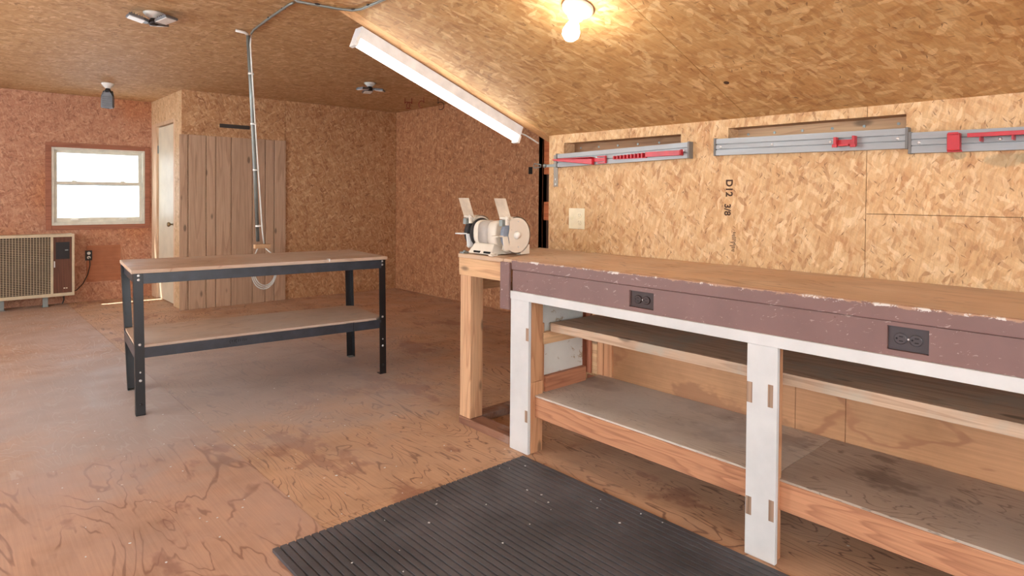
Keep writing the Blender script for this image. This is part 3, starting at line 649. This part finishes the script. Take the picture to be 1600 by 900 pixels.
# motor body with flattened sides
def prof(r, sq=3.2, n=28):
    return [(math.copysign(abs(math.cos(t))**(2/sq), math.cos(t))*r, math.copysign(abs(math.sin(t))**(2/sq), math.sin(t))*r) for t in [2*math.pi*k/n for k in range(n)]]
def rr(y, r, sq=3.2): return [(gx+a, y, gz+c) for a, c in prof(r, sq)]
MB().rings([rr(2.425, 0.062), rr(2.432, 0.070), rr(2.485, 0.070)]).build('end_bell', GRIND, gr)
MB().rings([rr(2.485, 0.067), rr(2.565, 0.067)]).build('motor_body', GRIND_G, gr)
MB().rings([rr(2.565, 0.070), rr(2.60, 0.070, 2.6), rr(2.61, 0.060, 2.2)]).build('end_bell', GRIND, gr)
def guard(yc, outer, near):
    # band + cheeks, open towards the front (-x)
    R, th = 0.0935, 0.026
    angs = [math.radians(a) for a in range(-128, 129, 8)]
    arc = [(gx+R*math.cos(a), gz+R*math.sin(a)) for a in angs]
    arc_in = [(gx+(R-0.004)*math.cos(a), gz+(R-0.004)*math.sin(a)) for a in angs]
    b = MB()
    for i in range(len(arc)-1):
        q = [arc[i], arc[i+1], arc_in[i+1], arc_in[i]]
        b.prism(q, 'y', yc-th, yc+th)
    cut = [(gx-0.052, gz+0.070), (gx-0.048, gz+0.035), (gx-0.055, gz), (gx-0.048, gz-0.035), (gx-0.052, gz-0.070)]
    poly = arc+cut
    for y in (yc-th, yc+th-0.004):
        b.prism(poly, 'y', y, y+0.004)
    g = b.build('wheel_guard', GRIND, gr)
    MB().lathe([(0.020, 0), (0.020, 0.004), (0.017, 0.012), (0.010, 0.018), (0.002, 0.020)], (gx-0.002, yc+outer*th, gz), (0, outer, 0), 20).build('hub_cap', WHITE_P, g)
    bx(gx+0.03, gx+0.092, yc-0.024, yc+0.024, 0.905, 0.955).build('dust_outlet', GRIND, g, 0.002)
    for s in (0.07, -0.06): MB().lathe([(0.004, 0), (0.003, 0.003)], (gx+0.01, yc+outer*th, gz+s), (0, outer, 0), 8).build('screw', BOLT, g)
    whl = MB().lathe([(0.012, -0.0125), (0.080, -0.0125), (0.082, -0.010), (0.082, 0.010), (0.080, 0.0125), (0.012, 0.0125)], (gx, yc, gz), (0, 1, 0), 36)
    whl.build('grinding_wheel', STONE if near else STONE_D, gr, label='grey blue grinding stone' if near else 'dark wire wheel')
    # shield
    b = MB(); y0, y1 = yc-0.042, yc+0.045
    b.hexa([(gx-0.055, y0, 1.085), (gx-0.055, y1, 1.085), (gx-0.052, y1, 1.085), (gx-0.052, y0, 1.085)], [(gx-0.095, y0, 1.190), (gx-0.095, y1, 1.190), (gx-0.092, y1, 1.190), (gx-0.092, y0, 1.190)])
    b.build('eye_shield', SHIELD, gr, 0.001)
    b = MB(); b.box(gx-0.062, gx-0.03, yc-0.03, yc+0.02, 1.082, 1.093); b.box(gx-0.072, gx-0.058, yc-0.03, yc-0.015, 1.055, 1.10); b.cyl((gx-0.065, yc-0.036, 1.090), (gx-0.065, yc+0.03, 1.090), 0.006, 10)
    b.build('shield_bracket', GRIND, gr, 0.001)
    bx(gx-0.088, gx-0.064, yc-0.012, yc+0.012, 1.050, 1.082).build('spark_plate', GALV, gr, 0.001)
    # tool rest
    b = MB(); b.box(gx-0.130, gx-0.090, yc-0.026, yc+0.026, gz-0.006, gz); b.hexa([(gx-0.095, yc-0.028, gz-0.004), (gx-0.095, yc-0.022, gz-0.004), (gx-0.065, yc-0.022, gz-0.004), (gx-0.065, yc-0.028, gz-0.004)], [(gx-0.085, yc-0.028, gz-0.075), (gx-0.085, yc-0.022, gz-0.075), (gx-0.045, yc-0.022, gz-0.075), (gx-0.045, yc-0.028, gz-0.075)])
    b.build('tool_rest', WHITE_M if not near else GRIND, gr, 0.001)
MB().lathe([(0.05, 0), (0.078, 0.001), (0.080, 0.006), (0.074, 0.012), (0.05, 0.013)], (gx, 2.612, gz), (0, 1, 0), 28).build('guard_ring', STONE_D, gr)
guard(2.362, -1, True); guard(2.655, 1, False)
MB().cyl((gx, 2.39, gz), (gx, 2.63, gz), 0.012, 12).build('spindle', BOLT, gr)

# ================================================================== STEEL TABLE
TW, TD, TZ = 1.458, 0.60, 0.790
tb = thing('steel_work_table', 'black steel framed work table with plywood top and lower shelf', 'table', (0.778, 3.842, 0), rz=-0.1017)
def leg(x, y, sx, sy, dx=0.0, dy=0.0):
    """angle iron leg, outer corner at x,y; sx,sy point inwards; dx,dy shift of the top"""
    w_, t_ = 0.046, 0.004
    def L(z, ex, ey): return [(x+ex+sx*a, y+ey+sy*c, z) for a, c in ((0, 0), (w_, 0), (w_, t_), (t_, t_), (t_, w_), (0, w_))]
    zt = TZ-0.02
    o = MB().hexa(L(0.0, 0, 0), L(zt, dx, dy)).build('leg', STEEL_B, tb, 0.0008, local=True)
    fx, fy = (x, y)
    for z in (0.06, 0.19, 0.235, 0.385, 0.735, 0.758) if sy > 0 else (0.19, 0.235, 0.74):
        k = z/zt
        r = 0.0075 if z not in (0.235,) else 0.005
        yy = y+dy*k
        if sy > 0: MB().lathe([(r, 0), (r*0.9, 0.003), (r*0.4, 0.0045)], (x+dx*k+sx*0.024, yy, z), (0, -1, 0), 10).build('bolt', BOLT if z > 0.1 else STEEL_B, o, local=True)
    b = MB(); b.box(min(x, x+sx*w_), max(x, x+sx*w_), min(y, y+sy*w_), max(y, y+sy*w_), 0.0005, 0.004); b.build('foot_pad', GALV if sy < 0 else STEEL_B, o, local=True)
leg(0, 0, 1, 1, -0.012, 0.0); leg(TW, 0, -1, 1, -0.006, 0.01)
leg(0.01, TD-0.02, 1, -1, -0.03, 0.05); leg(TW, TD-0.02, -1, -1, 0.0, 0.05)
def channel(x0, x1, y0, y1, z0, z1, horiz):
    t_ = 0.003; b = MB(); b.box(x0, x1, y0, y1, z0, z1); return b
x0, x1, yb = -0.010, TW-0.003, TD+0.03
for z0, z1, nm, ybk in ((0.712, 0.768, 'top_beam', yb), (0.310, 0.366, 'shelf_beam', TD)):
    b = MB(); b.box(x0+0.034, x1-0.034, 0.0045, 0.0085, z0, z1); b.box(x0+0.034, x1-0.034, 0.0085, 0.03, z0, z0+0.003); b.build(nm, STEEL_G, tb, 0.0008, local=True)
    b = MB(); b.box(x0+0.034, x1-0.034, ybk-0.014, ybk-0.010, z0, z1); b.build(nm, STEEL_G, tb, 0.0008, local=True)
    for xx in (x0+0.0045, x1-0.0085): bx(xx, xx+0.004, 0.03, ybk-0.03, z0, z1).build('side_beam', STEEL_G, tb, 0.0008, local=True)
bx(-0.022, TW+0.002, -0.006, TD+0.045, 0.7695, 0.790).build('tabletop', TABLE_PLY, tb, 0.002, local=True)
b = MB().prism([(0.0, 0.012), (TW-0.07, 0.012), (TW-0.012, 0.06), (TW-0.012, TD-0.06), (TW-0.07, TD-0.02), (0.0, TD-0.02)], 'z', 0.3665, 0.3795)
b.build('shelf', TABLE_PLY, tb, 0.001, local=True)
bx(1.225, 1.227, 0.0038, 0.0046, 0.311, 0.366).build('beam_joint', BLACKHOLE, tb, local=True)
b = MB()
for k in range(9):
    xx = 0.475+k*0.011; b.tube([(xx, 0.0042, 0.330+random.uniform(0, .01)), (xx+random.uniform(-.006, .008), 0.0042, 0.345), (xx+0.004, 0.0042, 0.357-random.uniform(0, .01))], 0.0012, 5)
b.build('scribble', BLACKHOLE, tb, local=True)
b = MB(); b.box(1.05, 1.068, 0.004, 0.018, 0.7905, 0.7935); b.box(1.056, 1.063, -0.0075, 0.006, 0.777, 0.794); tag(b.build('plaster_chip', WHITE_M), 'small white chip on the front edge of the steel table', 'chip')
cc_ = bpy.data.objects['plaster_chip']; cc_.location = tb.location; cc_.rotation_euler = tb.rotation_euler

# ================================================================== RUBBER MAT
b = MB(); x0, x1, y0, y1 = 0.822, 1.985, -0.7, 2.083
n = 42; pw_ = (x1-x0)/n; pts = [(x0, 0.0)]
for k in range(n):
    a = x0+k*pw_; pts += [(a+0.0001 if k else a, 0.0115), (a+pw_-0.007, 0.0115), (a+pw_-0.0065, 0.0065), (a+pw_-0.0008, 0.0065)]
pts[-1] = (x1, 0.0065); pts.append((x1, 0.0))
b.prism(pts, 'y', y0, y1)
tag(b.build('rubber_mat', RUBBER), 'black ribbed rubber mat on the plywood floor before the bench', 'mat')

# ================================================================== WALL RAILS
def rail(y0, y1, zc0, zc1, label):
    t = thing('wall_rail', label, 'rail', (2.615, (y0+y1)/2, min(zc0, zc1)-0.04), 'aluminium rails on the bench wall')
    h = 0.037
    pf = [(2.6295, h), (2.598, h), (2.598, 0.0135), (2.606, 0.0125), (2.606, 0.0095), (2.598, 0.0085), (2.598, -0.0085), (2.606, -0.0095), (2.606, -0.0125), (2.598, -0.0135), (2.598, -h), (2.6295, -h)]
    MB().hexa([(x, y0, zc0+z) for x, z in pf], [(x, y1, zc1+z) for x, z in pf]).build('track', ALU, t)
    for y, zc, s in ((y0, zc0, -1), (y1, zc1, 1)):
        bx(2.594, 2.6297, min(y, y+s*0.009), max(y, y+s*0.009), zc-h-0.002, zc+h+0.003).build('end_cap', ALU_D, t, 0.001)
    k = max(2, int((y1-y0)/0.18))
    for i in range(k):
        y = y0+0.025+(y1-y0-0.05)*i/(k-1); zc = zc0+(zc1-zc0)*(y-y0)/(y1-y0)
        MB().lathe([(0.006, 0), (0.005, 0.002), (0.001, 0.003)], (2.598, y, zc), (-1, 0, 0), 10).build('screw', BOLT, t)
    return t
rail(1.632, 2.475, 1.424, 1.405, 'short silver wall rail with a long red hook, nearest the hasp')
rail(0.733, 1.488, 1.423, 1.430, 'silver wall rail in the middle with one small red clip')
rail(-0.5, 0.714, 1.395, 1.405, 'silver wall rail running out of the right edge of the photo')
# red holders
def holder(name, label, loc): return thing(name, label, 'hook', loc, 'red holders on the wall rails')
h = holder('rail_hook', 'long pointed red hook at the left end of the short rail', (2.59, 2.3, 1.39))
MB().hexa([(2.597, 2.20, 1.372), (2.597, 2.20, 1.412), (2.575, 2.20, 1.405), (2.575, 2.20, 1.375)], [(2.58, 2.48, 1.402), (2.58, 2.48, 1.414), (2.565, 2.48, 1.412), (2.565, 2.48, 1.404)]).build('blade', RED, h, 0.001)
bx(2.560, 2.597, 2.20, 2.44, 1.410, 1.414).build('top_lip', RED, h, 0.001)
b = MB(); b.box(2.585, 2.5975, 2.115, 2.17, 1.378, 1.384); b.box(2.585, 2.5975, 2.115, 2.17, 1.412, 1.418); b.box(2.585, 2.5975, 2.115, 2.123, 1.384, 1.412); b.box(2.590, 2.5975, 2.123, 2.20, 1.388, 1.408)
b.build('clip', RED, h, 0.001)
h = holder('rail_rack', 'long low red rack with notched left half on the short rail', (2.59, 1.87, 1.40))
b = MB(); b.box(2.578, 2.5975, 1.665, 1.86, 1.400, 1.424); b.hexa([(2.578, 1.665, 1.400), (2.5975, 1.665, 1.400), (2.5975, 1.665, 1.424), (2.578, 1.665, 1.424)], [(2.574, 1.655, 1.404), (2.5975, 1.655, 1.398), (2.5975, 1.655, 1.428), (2.574, 1.655, 1.428)])
b.build('bar', RED, h, 0.001)
bx(2.590, 2.5975, 1.86, 2.07, 1.396, 1.404).build('base_strip', RED, h)
for k in range(9):
    y = 1.872+k*0.022
    bx(2.572, 2.5975, y, y+0.007, 1.398, 1.421-0.001*k).build('notch', RED, h)
h = holder('rail_clip', 'small open red clip on the middle rail', (2.59, 0.93, 1.42))
b = MB(); b.box(2.570, 2.5975, 0.895, 0.905, 1.404, 1.442); b.box(2.570, 2.5975, 0.962, 0.972, 1.408, 1.440); b.box(2.590, 2.5975, 0.905, 0.962, 1.406, 1.430); b.box(2.565, 2.590, 0.915, 0.952, 1.404, 1.411)
b.build('jaw', RED, h, 0.001)
bx(2.564, 2.574, 0.890, 0.910, 1.398, 1.410).build('tip', RED, h, 0.001); bx(2.564, 2.574, 0.957, 0.975, 1.400, 1.412).build('tip', RED, h, 0.001)
h = holder('rail_block', 'square red block holder on the right rail', (2.59, 0.58, 1.40))
bx(2.572, 2.5975, 0.562, 0.600, 1.370, 1.430).build('body', RED, h, 0.003)
bx(2.568, 2.573, 0.566, 0.596, 1.424, 1.432).build('lip', RED, h, 0.001); bx(2.5975, 2.600, 0.560, 0.604, 1.366, 1.372).build('foot', RED, h)
h = holder('rail_tray', 'long red shelf tray at the right edge of the photo', (2.58, 0.3, 1.40))
bx(2.548, 2.5975, -0.05, 0.536, 1.4185, 1.424).build('shelf', RED, h, 0.001)
bx(2.545, 2.549, -0.05, 0.536, 1.410, 1.424).build('lip', RED, h, 0.001)
for k in range(7): bx(2.553, 2.5975, 0.50-k*0.085, 0.504-k*0.085, 1.396, 1.4185).build('bracket', RED, h)

# outlet on the knee wall
sw = thing('wall_outlet_plate', 'cream two gang switch and outlet plate on the bench wall', 'outlet', (2.629, 2.347, 1.03))
pl = bx(2.6225, 2.6297, 2.290, 2.405, 1.022, 1.137).build('plate', CREAM, sw, 0.0025)
b = MB(); b.box(2.618, 2.623, 2.372, 2.378, 1.070, 1.090); b.hexa([(2.6225, 2.370, 1.073), (2.6225, 2.380, 1.073), (2.6225, 2.380, 1.085), (2.6225, 2.370, 1.085)], [(2.608, 2.371, 1.082), (2.608, 2.379, 1.082), (2.608, 2.379, 1.090), (2.608, 2.371, 1.090)]); b.build('toggle', CREAM, sw, 0.001)
for z in (1.060, 1.099):
    rcp = MB().lathe([(0.0165, 0), (0.0165, 0.002), (0.014, 0.003)], (2.6225, 2.324, z), (-1, 0, 0), 18).build('receptacle', CREAM, sw)
    b = MB(); b.box(2.619, 2.6198, 2.317, 2.3185, z-0.002, z+0.007); b.box(2.619, 2.6198, 2.329, 2.3305, z-0.002, z+0.007); b.cyl((2.6198, 2.324, z-0.008), (2.619, 2.324, z-0.008), 0.0022, 8); b.build('contact_slots', ALU_D, rcp)
# hasp at the end of the knee wall
hs = thing('hasp_latch', 'small metal hasp with vertical strap at the far end of the bench wall', 'latch', (2.62, 2.53, 1.35))
RUSTY = metal('tarnished_steel', (150, 138, 124), 0.45, 0.7)
bx(2.6265, 2.6298, 2.496, 2.530, 1.258, 1.440).build('strap', RUSTY, hs, 0.001)
bx(2.620, 2.6265, 2.455, 2.60, 1.372, 1.388).build('bar', GALV, hs, 0.001)
MB().lathe([(0.012, 0), (0.012, 0.008), (0.007, 0.012), (0.002, 0.013)], (2.6215, 2.595, 1.380), (-1, 0, 0), 14).build('barrel', GALV, hs)
MB().tube([(2.618, 2.625, 1.388), (2.618, 2.68, 1.396), (2.618, 2.688, 1.384), (2.618, 2.68, 1.370), (2.618, 2.625, 1.374)], 0.0032, 8, closed=True).build('ring', GALV, hs)
for z in (1.272, 1.300): MB().lathe([(0.006, 0), (0.003, 0.003)], (2.6265, 2.513, z), (-1, 0, 0), 8).build('screw', BOLT, hs)

# ================================================================== LIGHTS
fx = thing('fluorescent_fixture', 'white fluorescent strip light with lit tube under the wooden header', 'light', (1.98, 2.68, zs(1.98)-0.03))
slope_box(1.462, 2.500, 2.652, 2.715, -0.058, -0.002).build('channel', WHITE_M, fx, 0.002)
def sp_(x, d): 
    nx, nz = -SL/math.hypot(1, SL), 1/math.hypot(1, SL); return (x+nx*d, zs(x)+nz*d)
a = sp_(1.475, -0.080); c = sp_(2.487, -0.080)
MB().cyl((a[0], 2.675, a[1]), (c[0], 2.675, c[1]), 0.0185, 20).build('tube', TUBE_E, fx, label='lit fluorescent tube')
for x0, x1 in ((1.458, 1.474), (2.488, 2.504)): slope_box(x0, x1, 2.650, 2.702, -0.103, -0.058).build('lamp_holder', WHITE_P, fx, 0.001)
a = sp_(2.505, -0.03)
tag(MB().tube([(a[0]-0.003, 2.685, a[1]), (2.545, 2.683, zs(2.545)-0.027), (2.59, 2.675, zs(2.59)-0.030), (2.626, 2.655, 1.515)], 0.0045, 8).build('feed_cable', CABLE_W), 'short white cable from the strip light to the wall corner', 'cable')

lh = thing('lampholder', 'white porcelain lampholder with a lit bulb on the sloped ceiling', 'light', (1.70, 1.58, zs(1.70)))
nrm = Vector((SL, 0, -1)).normalized(); o0 = Vector((1.725, 1.545, zs(1.725)))
MB().lathe([(0.058, 0.0005), (0.060, 0.010), (0.050, 0.020), (0.032, 0.032), (0.028, 0.045), (0.026, 0.046)], o0, nrm, 28).build('porcelain_base', WHITE_P, lh)
MB().lathe([(0.013, 0.046), (0.014, 0.058), (0.024, 0.080), (0.031, 0.100), (0.030, 0.118), (0.018, 0.133), (0.003, 0.138)], o0, nrm, 24).build('bulb', BULB_E, lh)
# a second lampholder, unseen, added in the rear part as fill light
lp = copy_tree(lh); lp.location = (-0.3, -1.9, 0); lp['label'] = 'unseen porcelain lampholder with a lit bulb, added behind the camera for fill'
lp.location = (lh.location.x-2.2, -1.4, ZF); lp.rotation_euler.y = 0.0
lh['group'] = lp['group'] = 'porcelain lampholders'

def led(loc, rz, fold, label, hub=0.045):
    t = thing('folding_led_light', label, 'light', loc, 'folding panel ceiling lights', rz)
    MB().lathe([(0.056, -0.001), (0.056, -0.008), (0.040, -0.022), (0.026, -0.034), (0.024, -0.036)], (0, 0, 0), (0, 0, 1), 24).build('ceiling_base', WHITE_P, t, local=True)
    MB().lathe([(0.018, -0.036), (0.024, -0.045), (0.030, -0.052), (0.030, -0.068), (0.016, -0.076)], (0, 0, 0), (0, 0, 1), 16).build('hub', DARKPL, t, local=True)
    for k in range(3):
        a = 2*math.pi*k/3
        dz = -0.01
        R = Matrix.Rotation(a, 4, 'Z') @ Matrix.Translation((0.030, 0, -0.060)) @ Matrix.Rotation(fold, 4, 'Y')
        b = MB()
        b.hexa([(0.0, -0.022, -0.009), (0.0, 0.022, -0.009), (0.0, 0.022, 0.009), (0.0, -0.022, 0.009)], [(0.030, -0.044, -0.009), (0.030, 0.044, -0.009), (0.030, 0.044, 0.007), (0.030, -0.044, 0.007)])
        b.box(0.030, 0.108, -0.044, 0.044, -0.009, 0.005)
        for j in range(5): b.box(0.038+j*0.014, 0.042+j*0.014, -0.040, 0.040, 0.005, 0.013)
        bmesh.ops.transform(b.bm, matrix=R, verts=b.bm.verts[:]); pn = b.build('panel', LEDGREY, t, 0.001, local=True)
        b = MB(); b.box(0.022, 0.101, -0.036, 0.036, -0.0125, -0.0088)
        bmesh.ops.transform(b.bm, matrix=R, verts=b.bm.verts[:]); b.build('diffuser', LENS, pn, local=True)
        b = MB(); b.box(-0.008, 0.006, -0.016, 0.016, -0.008, 0.010)
        bmesh.ops.transform(b.bm, matrix=R, verts=b.bm.verts[:]); b.build('hinge', DARKPL, pn, local=True)
    return t
led((0.945, 4.20, ZC), 1.05, -0.22, 'grey three panel folding ceiling light, largest, near top left')
led((3.04, 5.36, ZC), 1.3, 0.12, 'small three panel folding ceiling light before the closet wall')
led((1.22, 7.19, ZC), 0.2, 1.53, 'ceiling light with panels folded down, near the window').scale = (1.0, 1.0, 1.45)

# ================================================================== CONDUIT, CABLES
cn = thing('hanging_conduit', 'thin galvanised conduit hanging from the ceiling down behind the steel table', 'conduit', (1.53, 4.6, ZC))
top = Vector((1.50, 4.225, ZC-0.03)); bot = Vector((1.69, 4.56, 0.835))
MB().tube([top, top.lerp(bot, 0.33)+Vector((0.004, 0, 0)), top.lerp(bot, 0.66)+Vector((0.004, 0, 0)), bot+Vector((0, 0, 0.03))], 0.0125, 12).build('pipe', GALV, cn)
q = Vector((0.016, -0.012, 0))
MB().tube([top+Vector((0.02, 0, 0.018)), top+Vector((0.012, -0.01, -0.06)), top.lerp(bot, 0.3)+q*0.9, top.lerp(bot, 0.6)+q*1.3, top.lerp(bot, 0.93)+q*1.8, bot+Vector((0.04, -0.01, 0.012))], 0.005, 8).build('cable', CABLE_W, cn)
MB().tube([top+Vector((-0.075, 0.01, 0.020)), top+Vector((-0.02, 0, 0.015)), top+Vector((0, 0, 0.002))], 0.010, 10).build('elbow', WHITE_P, cn)
for k in (0.17, 0.40, 0.62, 0.90):
    c = top.lerp(bot, k)+Vector((0.006, -0.004, 0)); MB().tube([c+Vector((0, 0, -0.006)), c+Vector((0, 0, 0.006))], 0.0185, 12).build('cable_tie', WHITE_P, cn)
MB().box(-0.06, 0.05, -0.02, 0.02, -0.022, 0.006).build('wood_block', LUM_X, cn, 0.001, local=True).location = tuple(bot+Vector((0.035, 0, 0.0))-Vector(cn.location))
# coil of cable hanging below the block
b = MB()
for j in range(3):
    cx0, cz0, R_ = 1.735, 0.66-0.006*j, 0.085+0.008*j
    b.tube([(cx0+(R_*math.cos(t)*0.9), 4.54+0.008*j, cz0+(R_+0.03)*math.sin(t)) for t in [math.radians(a) for a in range(170, 372, 12)]], 0.0038, 6)
b.tube([(1.66, 4.54, 0.67), (1.65, 4.545, 0.74), (1.69, 4.56, 0.815)], 0.004, 6); b.tube([(1.82, 4.55, 0.68), (1.80, 4.555, 0.76), (1.74, 4.56, 0.815)], 0.004, 6)
tag(b.build('cable_coil', CABLE_W), 'looped white cable hanging behind the steel table under the conduit', 'cable')
# cable run along the ceiling
def run(pts, r, name, mat, parent): return MB().tube(pts, r, 8).build(name, mat, parent)
cr = thing('ceiling_cable', 'grey armoured cable stapled along the ceiling and the slope crease', 'cable', (1.46, 3.43, ZC))
zq = ZC-0.009
P = [(1.512, 4.20, ZC-0.022), (1.505, 4.13, zq), (1.475, 3.80, zq), (1.452, 3.46, zq), (1.455, 3.40, zq)]
run(P, 0.0075, 'cable', GALV, cr)
zn = ZF-0.010
P2 = [(1.10, 2.60, zn+0.02), (1.12, 2.578, zn), (1.20, 2.567, zn), (1.29, 2.556, zn), (1.345, 2.535, zn), (1.366, 2.49, zn), (1.368, 2.30, zn), (1.368, 1.4, zn), (1.368, 0.2, zn)]
run(P2, 0.0058, 'cable', GALV, cr)
for (x, y, z) in ((1.475, 3.80, zq), (1.462, 3.56, zq), (1.20, 2.567, zn), (1.352, 2.526, zn), (1.368, 2.42, zn)):
    MB().lathe([(0.014, 0), (0.013, 0.004), (0.004, 0.006)], (x, y, z+0.004), (0, 0, -1), 8).build('staple', DARKPL, cr).scale = (1, 1, 1)

# ceiling hooks in the far right corner
def hook(x, y, rz, mat, label, s=1.0):
    t = MB(); pts = [(0, 0, 0.0), (0, 0, -0.03*s)]
    for a in range(150, -121, -18):
        pts.append((0.024*s*math.cos(math.radians(a))+0.018*s, 0, -0.06*s+0.028*s*math.sin(math.radians(a))))
    t.tube(pts, 0.004, 8); o = t.build('ceiling_hook', mat); o.location = (x, y, ZC); o.rotation_euler.z = rz
    return tag(o, label, 'hook', 'hooks screwed into the far ceiling')
REDW = plain('red_coated_hook', (150, 60, 44), 0.5); DKH = plain('dark_hook', (70, 46, 36), 0.5)
hook(3.79, 5.92, math.radians(-40), REDW, 'red ceiling hook, leftmost of the pair by the far corner', 1.3)
hook(3.85, 5.88, math.radians(140), REDW, 'red ceiling hook, right one of the pair by the far corner', 1.3)
hook(3.90, 5.72, math.radians(140), REDW, 'lone faint red ceiling hook between the pair and the dark one', 1.3)
hook(4.02, 5.62, math.radians(-40), DKH, 'dark ceiling hook nearest the strip light', 1.5)

# dark strip, patch board, outlet
tag(bx(2.208, 2.521, 7.038, 7.0495, 1.908, 1.948).build('magnetic_strip', plain('dark_strip', (66, 60, 56), 0.5), None, 0.002), 'dark grey strip on the closet wall above the planks', 'strip')
tag(bx(1.207, 1.531, 8.321, 8.3295, 0.211, 0.615).build('patch_board', BOARD_RED, None, 0.001), 'red brown square patch board under the window', 'board')
ol = thing('duplex_outlet', 'black duplex outlet with a plugged in cord beside the air conditioner', 'outlet', (1.225, 8.32, 0.5))
bx(1.195, 1.258, 8.312, 8.3205, 0.452, 0.562).build('plate', DARKPL, ol, 0.002)
MB().cyl((1.227, 8.312, 0.532), (1.227, 8.308, 0.532), 0.017, 16).build('receptacle', WHITE_P, ol)
MB().cyl((1.227, 8.312, 0.485), (1.227, 8.309, 0.485), 0.017, 16).build('receptacle', WHITE_P, ol)

# ================================================================== AIR CONDITIONER
ac = thing('air_conditioner', 'beige room air conditioner with wire grille and wood grain control panel', 'air conditioner', (0.6, 8.2, 0))
AX0, AX1, AZ0, AZ1, AY = -0.06, 1.068, 0.108, 0.764, 8.10
b = MB(); b.box(AX0, AX1, AY+0.03, 8.325, AZ0+0.004, AZ1-0.004); b.build('case', ACBEIGE, ac, 0.004)
b = MB(); t_ = 0.030
b.box(AX0, AX1, AY, AY+0.03, AZ1-t_, AZ1); b.box(AX0, AX1, AY, AY+0.03, AZ0, AZ0+t_+0.004); b.box(AX0, AX0+t_, AY, AY+0.03, AZ0+t_, AZ1-t_); b.box(AX1-0.022, AX1, AY, AY+0.03, AZ0+t_, AZ1-t_); b.box(0.862, 0.884, AY, AY+0.03, AZ0+t_, AZ1-t_)
b.build('front_frame', ACBEIGE, ac, 0.002)
bx(AX0+t_, 0.862, AY+0.022, AY+0.029, AZ0+t_, AZ1-t_).build('grille_back', ACDARK, ac)
gb = MB(); z0, z1 = AZ0+t_+0.004, AZ1-t_
k = 0
x = AX0+t_+0.012
while x < 0.855:
    gb.box(x, x+0.0042, AY+0.006, AY+0.010, z0, z1); x += 0.0245
z = z0+0.012
while z < z1-0.004:
    gb.box(AX0+t_, 0.862, AY+0.010, AY+0.013, z, z+0.0035); z += 0.0175
gl = gb.build('grille', ACWIRE, ac); gl['kind'] = 'stuff'
bx(0.884, 1.046, AY+0.008, AY+0.029, AZ0+t_+0.004, AZ1-t_).build('control_panel', ACWOOD, ac, 0.001)
cp = bx(0.905, 1.025, AY+0.004, AY+0.0085, 0.50, 0.680).build('control_door', DARKPL, ac, 0.001)
bx(0.985, 1.012, AY+0.002, AY+0.0045, 0.588, 0.600).build('badge', GALV, cp)
bx(0.890, 0.899, AY+0.002, AY+0.0085, 0.415, 0.480).build('slider', WHITE_P, ac)
for x in (0.972, 0.992): bx(x, x+0.014, AY+0.006, AY+0.0085, 0.186, 0.196).build('badge', CREAM, ac)
for x in (0.46, 0.82):
    b = MB(); b.box(x-0.022, x+0.022, 8.14, 8.18, 0.001, AZ0+0.002); b.box(x-0.030, x+0.030, 8.13, 8.19, 0.0005, 0.006); b.build('foot', GALV, ac, 0.001)
MB().tube([(0.98, 8.16, 0.11), (0.98, 8.16, 0.06), (0.97, 8.18, 0.02)], 0.006, 8).build('drain_stub', DARKPL, ac)
MB().tube([(1.227, 8.309, 0.485), (1.232, 8.296, 0.47), (1.236, 8.296, 0.40), (1.215, 8.30, 0.30), (1.17, 8.30, 0.20), (1.11, 8.29, 0.135), (1.06, 8.28, 0.125)], 0.005, 8).build('power_cord', CORD_B, ac)

# ================================================================== crumbs on the floor
b = MB()
for k in range(150):
    x = random.uniform(-0.2, 2.0) if k % 3 else random.uniform(0.9, 1.95); y = random.uniform(1.3, 4.0)
    if 0.80 < x < 2.0 and y < 2.1: z = 0.0117
    elif x > 1.98: continue
    else: z = 0.0003
    s = random.uniform(0.0015, 0.0045); a = random.uniform(0, 3.14); n = 5
    pts = [(x+s*math.cos(a+2*math.pi*i/n)*random.uniform(0.6, 1.5), y+s*math.sin(a+2*math.pi*i/n)*random.uniform(0.6, 1.5)) for i in range(n)]
    b.prism(pts, 'z', z, z+0.0012)
o = b.build('paint_crumbs', WHITE_M); tag(o, 'tiny white crumbs scattered over floor and mat', 'crumbs'); o['kind'] = 'stuff'
